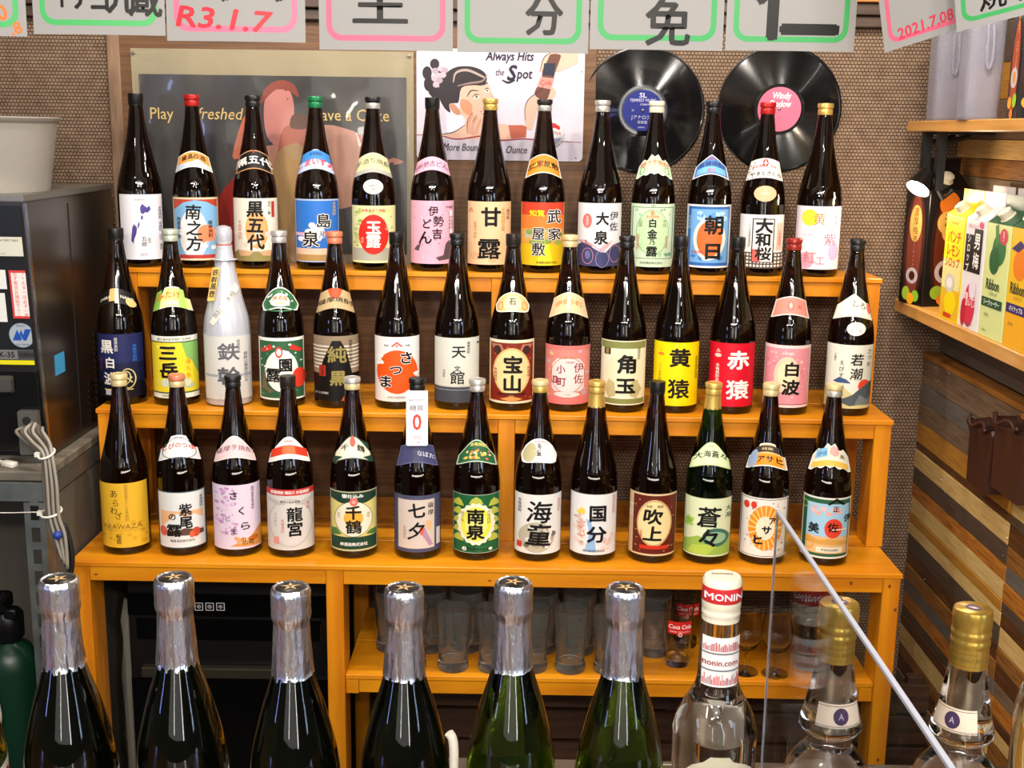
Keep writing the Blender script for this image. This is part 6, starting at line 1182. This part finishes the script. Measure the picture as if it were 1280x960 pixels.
def fire(d):
    d.e(0, .5, .9, .49, '#3c160c').e(0, .5, .62, .46, '#9c4020').v('HOT SPICE', .1, .72, .015, '#e0b050', 1, 1, .85).e(0, .40, .6, .10, '#b8b0b4').e(0, .40, .3, .06, '#c98a3c').e(-.45, .16, .35, .06, '#d89a2c').e(.45, .18, .35, .07, '#8ac02c').e(0, .05, .3, .05, '#d8761c')
carton(1.975, -.035, TZ+.0004, .070, .070, .20, -.1, 'black carton with fiery orange print on the upper shelf', CBK, CBK, fire, fire, 'dark cartons on the upper shelf')
carton(1.985, -.125, TZ+.0004, .070, .070, .20, -.1, 'black carton at the right edge of the upper shelf', CBK, CBK, None, None, 'dark cartons on the upper shelf')
bm = bmesh.new()
# clip lamp
lp = atY(1146, 238, .30); t = thing('clip_lamp', (1.905+.02, .30, TZ-.0245), 0, 'small black clip-on spot lamp with glowing bulb under the upper shelf', 'lamp'); O = Vector(t.location)
bm = bmesh.new(); h0 = lp-O; dr = Vector((-.55, -.35, -.75)).normalized()
pts = [(.012, 0, -.130), (.010, .0, -.15), (h0.x+.030, 0, h0.z+.030)]; tube(bm, [(.03, 0, -.13)]+pts[1:], .006, 8); link('arm', bm, BLACKM, t)
qm = dr.to_track_quat('-Z', 'Y').to_matrix().to_4x4(); MM = Matrix.Translation(h0) @ qm
bm = bmesh.new(); lathe(bm, [(.012, .055), (.020, .050), (.024, .030), (.030, .004), (.0285, .004), (.022, .028), (.010, .046), (0, .047)], 32, cap0=True, cap1=False)
for v in bm.verts: v.co = MM @ v.co
link('shade', bm, BLACK, t, 40)
bm = bmesh.new(); lathe(bm, [(0, -.004), (.018, -.001), (.0255, .006), (.020, .022), (.010, .034)], 28, cap0=False)
for v in bm.verts: v.co = MM @ v.co
link('bulb', bm, mat('lamp_bulb', '#fff0d8', .3, emit=28), t, 180)
l = lamp(0, 0, 0, 1.3, .02, (1, .82, .6), 'POINT'); l.location = lp + dr*.035; l.name = 'clip_lamp_light'
# brown plastic holders on the wall
BR = mat('brown_plastic', '#3a2019', .4)
for k, (pa, pb) in enumerate(((1212, 1243), (1243, 1284))):
    a, b_ = atX(pa, 520, 1.95), atX(pb, 545, 1.95); zt_ = (a.z+b_.z)/2; wd = a.y-b_.y-.014; hb = .135+.01*k
    t = thing('menu_holder', (1.95, (a.y+b_.y)/2, zt_-hb), 0, ['dark brown plastic holder with wavy rim on the plank wall, left one', 'dark brown plastic holder with wavy rim on the plank wall, right one'][k], 'holder', 'brown plastic holders')
    bm = bmesh.new(); n = 20; rows = []
    for z, gw, zf in ((0, .90, 0), (.02, .92, 0), (hb-.03, 1, 0), (hb-.015, 1.02, .4), (hb, 1.08, 1)):
        ring = []
        for i in range(n):
            u = -1+2*i/(n-1); wav = math.sin(u*7+k)*.006*zf
            ring.append(bm.verts.new((-.0*gw + wav*.6 - .006*zf, -u*wd/2*gw*.98, z+wav)))
        for i in range(n):
            u = 1-2*i/(n-1); wav = math.sin(u*7+k)*.006*zf
            ring.append(bm.verts.new((.044-(wav*.3), -u*wd/2*gw*.98, z+abs(wav))))
        rows.append(ring)
    for A, B in zip(rows, rows[1:]):
        for i in range(2*n): j = (i+1) % (2*n); bm.faces.new((A[i], A[j], B[j], B[i]))
    bm.faces.new(rows[0][::-1]); bmesh.ops.recalc_face_normals(bm, faces=bm.faces[:])
    o = link('pocket', bm, BR, t, 50); so = o.modifiers.new('wall', 'SOLIDIFY'); so.thickness = .003; so.offset = -1
    bm = bmesh.new(); tube(bm, spline([(-.010+.006*math.sin(u*.7*7), -u*wd/2*1.02, hb+.004+.007*math.sin(u*7+k)) for u in [-.95+1.9*i/14 for i in range(15)]], 3), .004, 8); link('rolled_rim', bm, BR, t, 180)
# nails in the plank wall
nb = bmesh.new()
for px, py in ((1172.5, 459), (1187, 467), (1173, 476), (1181, 616), (1178, 636.5), (1259, 672.5), (1254, 694.5), (1176, 600), (1156, 724)):
    q = atX(px, py, SX-.0125); bmesh.ops.create_icosphere(nb, subdivisions=1, radius=.0022, matrix=Matrix.Translation(q-WR.location))
o = link('nails', nb, mat('bright_nail', '#d8d4c8', .25, 1), WR, 180); o['kind'] = 'stuff'

# ================================================================== HAND-LETTERED SHEETS HANGING OVERHEAD
PAP = mat('shade_greyed_paper', '#959391', .75); PB = '#14120f'  # white paper, the shade it hangs in mixed into its grey base colour
PYY = -.50
def sheet(px0, px1, pyb, border, fn, lab, tilt=0, y=PYY, dxr=0):
    a, b_ = atY(px0, pyb, y), atY(px1, pyb, y); W = math.hypot(b_.x-a.x, dxr) ; H = W*1.40
    t = thing('menu_sheet', (a.x, y, a.z), 0, lab, 'paper sheet', 'lettered sheets hanging overhead')
    ca, sa = math.cos(tilt), math.sin(tilt); ux = (b_.x-a.x)/W
    bend = random.uniform(-.004, .004)
    def sf(x, y_, z): 
        X = x*ca - y_*sa; Z = x*sa + y_*ca
        return (X*ux, (x/W)*dxr - .006*math.sin(math.pi*x/W)*1 - z*.0001 + bend*math.sin(y_/H*3), Z)
    bm = bmesh.new(); n = 10; g = [[bm.verts.new((W*i/n, H*j/n, 0)) for i in range(n+1)] for j in range(n+1)]
    for j in range(n):
        for i in range(n): bm.faces.new((g[j][i], g[j][i+1], g[j+1][i+1], g[j+1][i]))
    for v in bm.verts: v.co = sf(v.co.x, v.co.y, -1)
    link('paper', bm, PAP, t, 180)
    pr = Print(); m_ = W*.055; th = W*.042
    pr.ring(rrect(m_, m_*1.2, W-m_, H-m_, W*.11), rrect(m_+th, m_*1.2+th, W-m_-th, H-m_-th, W*.075), border)
    fn(pr, W, H); pr.cut([W*i/10 for i in range(1, 10)], [H*j/10 for j in range(1, 10)])
    pr.build('ink', sf, t, 180)
    boxo('clip', (W*.5*ux-.012, -.012+dxr*.5, H-.02), (W*.5*ux+.012, -.006+dxr*.5, H+.008), BLACK, t)
    return t
G_, R_p, OR = '#3f9c58', '#d0607a', '#d8702c'
BORDG = '#4aa860'
def T(txt, xs, ys, hs, c=PB, b=3, w=1, r=0):
    def f(pr, W, H):
        for s_, x, y_, h in zip(txt, xs, ys, hs): pr.text(s_, W*x, W*y_, W*h, c, b, w, r)
    return f
def f1(pr, W, H): pr.text('40', W*.78, W*.16, W*.16, OR, 3, 1, .3); pr.text('.8', W*.92, W*.06, W*.12, OR, 3, 1, .3); pr.text('酒', W*.6, W*.50, W*.4, PB, 3)
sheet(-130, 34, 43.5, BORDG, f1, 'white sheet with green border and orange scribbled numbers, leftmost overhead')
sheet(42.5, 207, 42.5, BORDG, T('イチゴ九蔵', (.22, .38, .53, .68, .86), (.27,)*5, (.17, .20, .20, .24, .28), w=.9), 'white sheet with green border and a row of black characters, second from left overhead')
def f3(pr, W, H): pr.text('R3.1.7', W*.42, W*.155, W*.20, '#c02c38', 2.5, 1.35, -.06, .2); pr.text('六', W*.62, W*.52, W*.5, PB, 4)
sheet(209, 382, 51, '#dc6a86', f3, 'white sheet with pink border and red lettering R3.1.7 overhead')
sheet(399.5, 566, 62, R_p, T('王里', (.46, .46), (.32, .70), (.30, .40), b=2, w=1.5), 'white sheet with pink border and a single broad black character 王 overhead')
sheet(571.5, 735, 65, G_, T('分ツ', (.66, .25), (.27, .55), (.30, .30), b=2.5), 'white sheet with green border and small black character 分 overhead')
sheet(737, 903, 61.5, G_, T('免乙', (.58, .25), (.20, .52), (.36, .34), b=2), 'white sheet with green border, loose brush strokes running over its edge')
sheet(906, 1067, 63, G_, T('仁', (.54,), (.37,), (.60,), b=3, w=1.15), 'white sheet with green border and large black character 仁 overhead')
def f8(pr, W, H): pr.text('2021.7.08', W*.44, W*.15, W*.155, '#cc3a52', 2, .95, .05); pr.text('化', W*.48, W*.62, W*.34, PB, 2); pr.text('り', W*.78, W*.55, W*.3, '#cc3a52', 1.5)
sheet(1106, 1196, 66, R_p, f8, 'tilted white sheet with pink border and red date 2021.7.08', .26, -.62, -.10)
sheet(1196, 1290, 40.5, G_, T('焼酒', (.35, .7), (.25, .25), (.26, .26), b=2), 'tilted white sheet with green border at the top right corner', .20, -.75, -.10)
# the rail they hang from
rl = atY(640, 60, -.5); bm = bmesh.new(); tube(bm, [(-.3, -.504, 1.375), (2.1, -.504, 1.375)], .004, 8)
tag(link('hanging_wire', bm, STEEL, None, 60), 'steel wire the lettered sheets are clipped to, above the view', 'wire')

# prints, handles and knobs belong to the part they sit on
def under(child_kind, parent_kind):
    for o in [o for o in S.objects if o.parent and o.name.split('.')[0] == child_kind and not o.parent.parent]:
        for q in o.parent.children:
            if q.name.split('.')[0] == parent_kind and not q.children_recursive[:0] and q != o:
                o.parent = q; o.location = Vector(o.location)-Vector(q.location); break
for a_, b_ in (('disc_star', 'cage_disc'), ('cap_lettering', 'cap_band'), ('cap_top_lettering', 'cap_top'), ('cap_emblem', 'screw_cap'), ('collar_print', 'screw_cap'), ('print', 'glass_body'), ('red_print', 'glass_body'),
               ('emblem_print', 'cap_emblem'), ('button', 'control_panel'), ('socket', 'socket_plate'), ('knob', 'regulator'), ('tag_plate', 'regulator'), ('front_print', 'carton_body'), ('side_print', 'carton_body'), ('cap', 'gable'), ('ink', 'paper'), ('tag_fold', 'tag_collar'), ('rolled_rim', 'pocket'), ('paper_label', 'disc')):
    under(a_, b_)
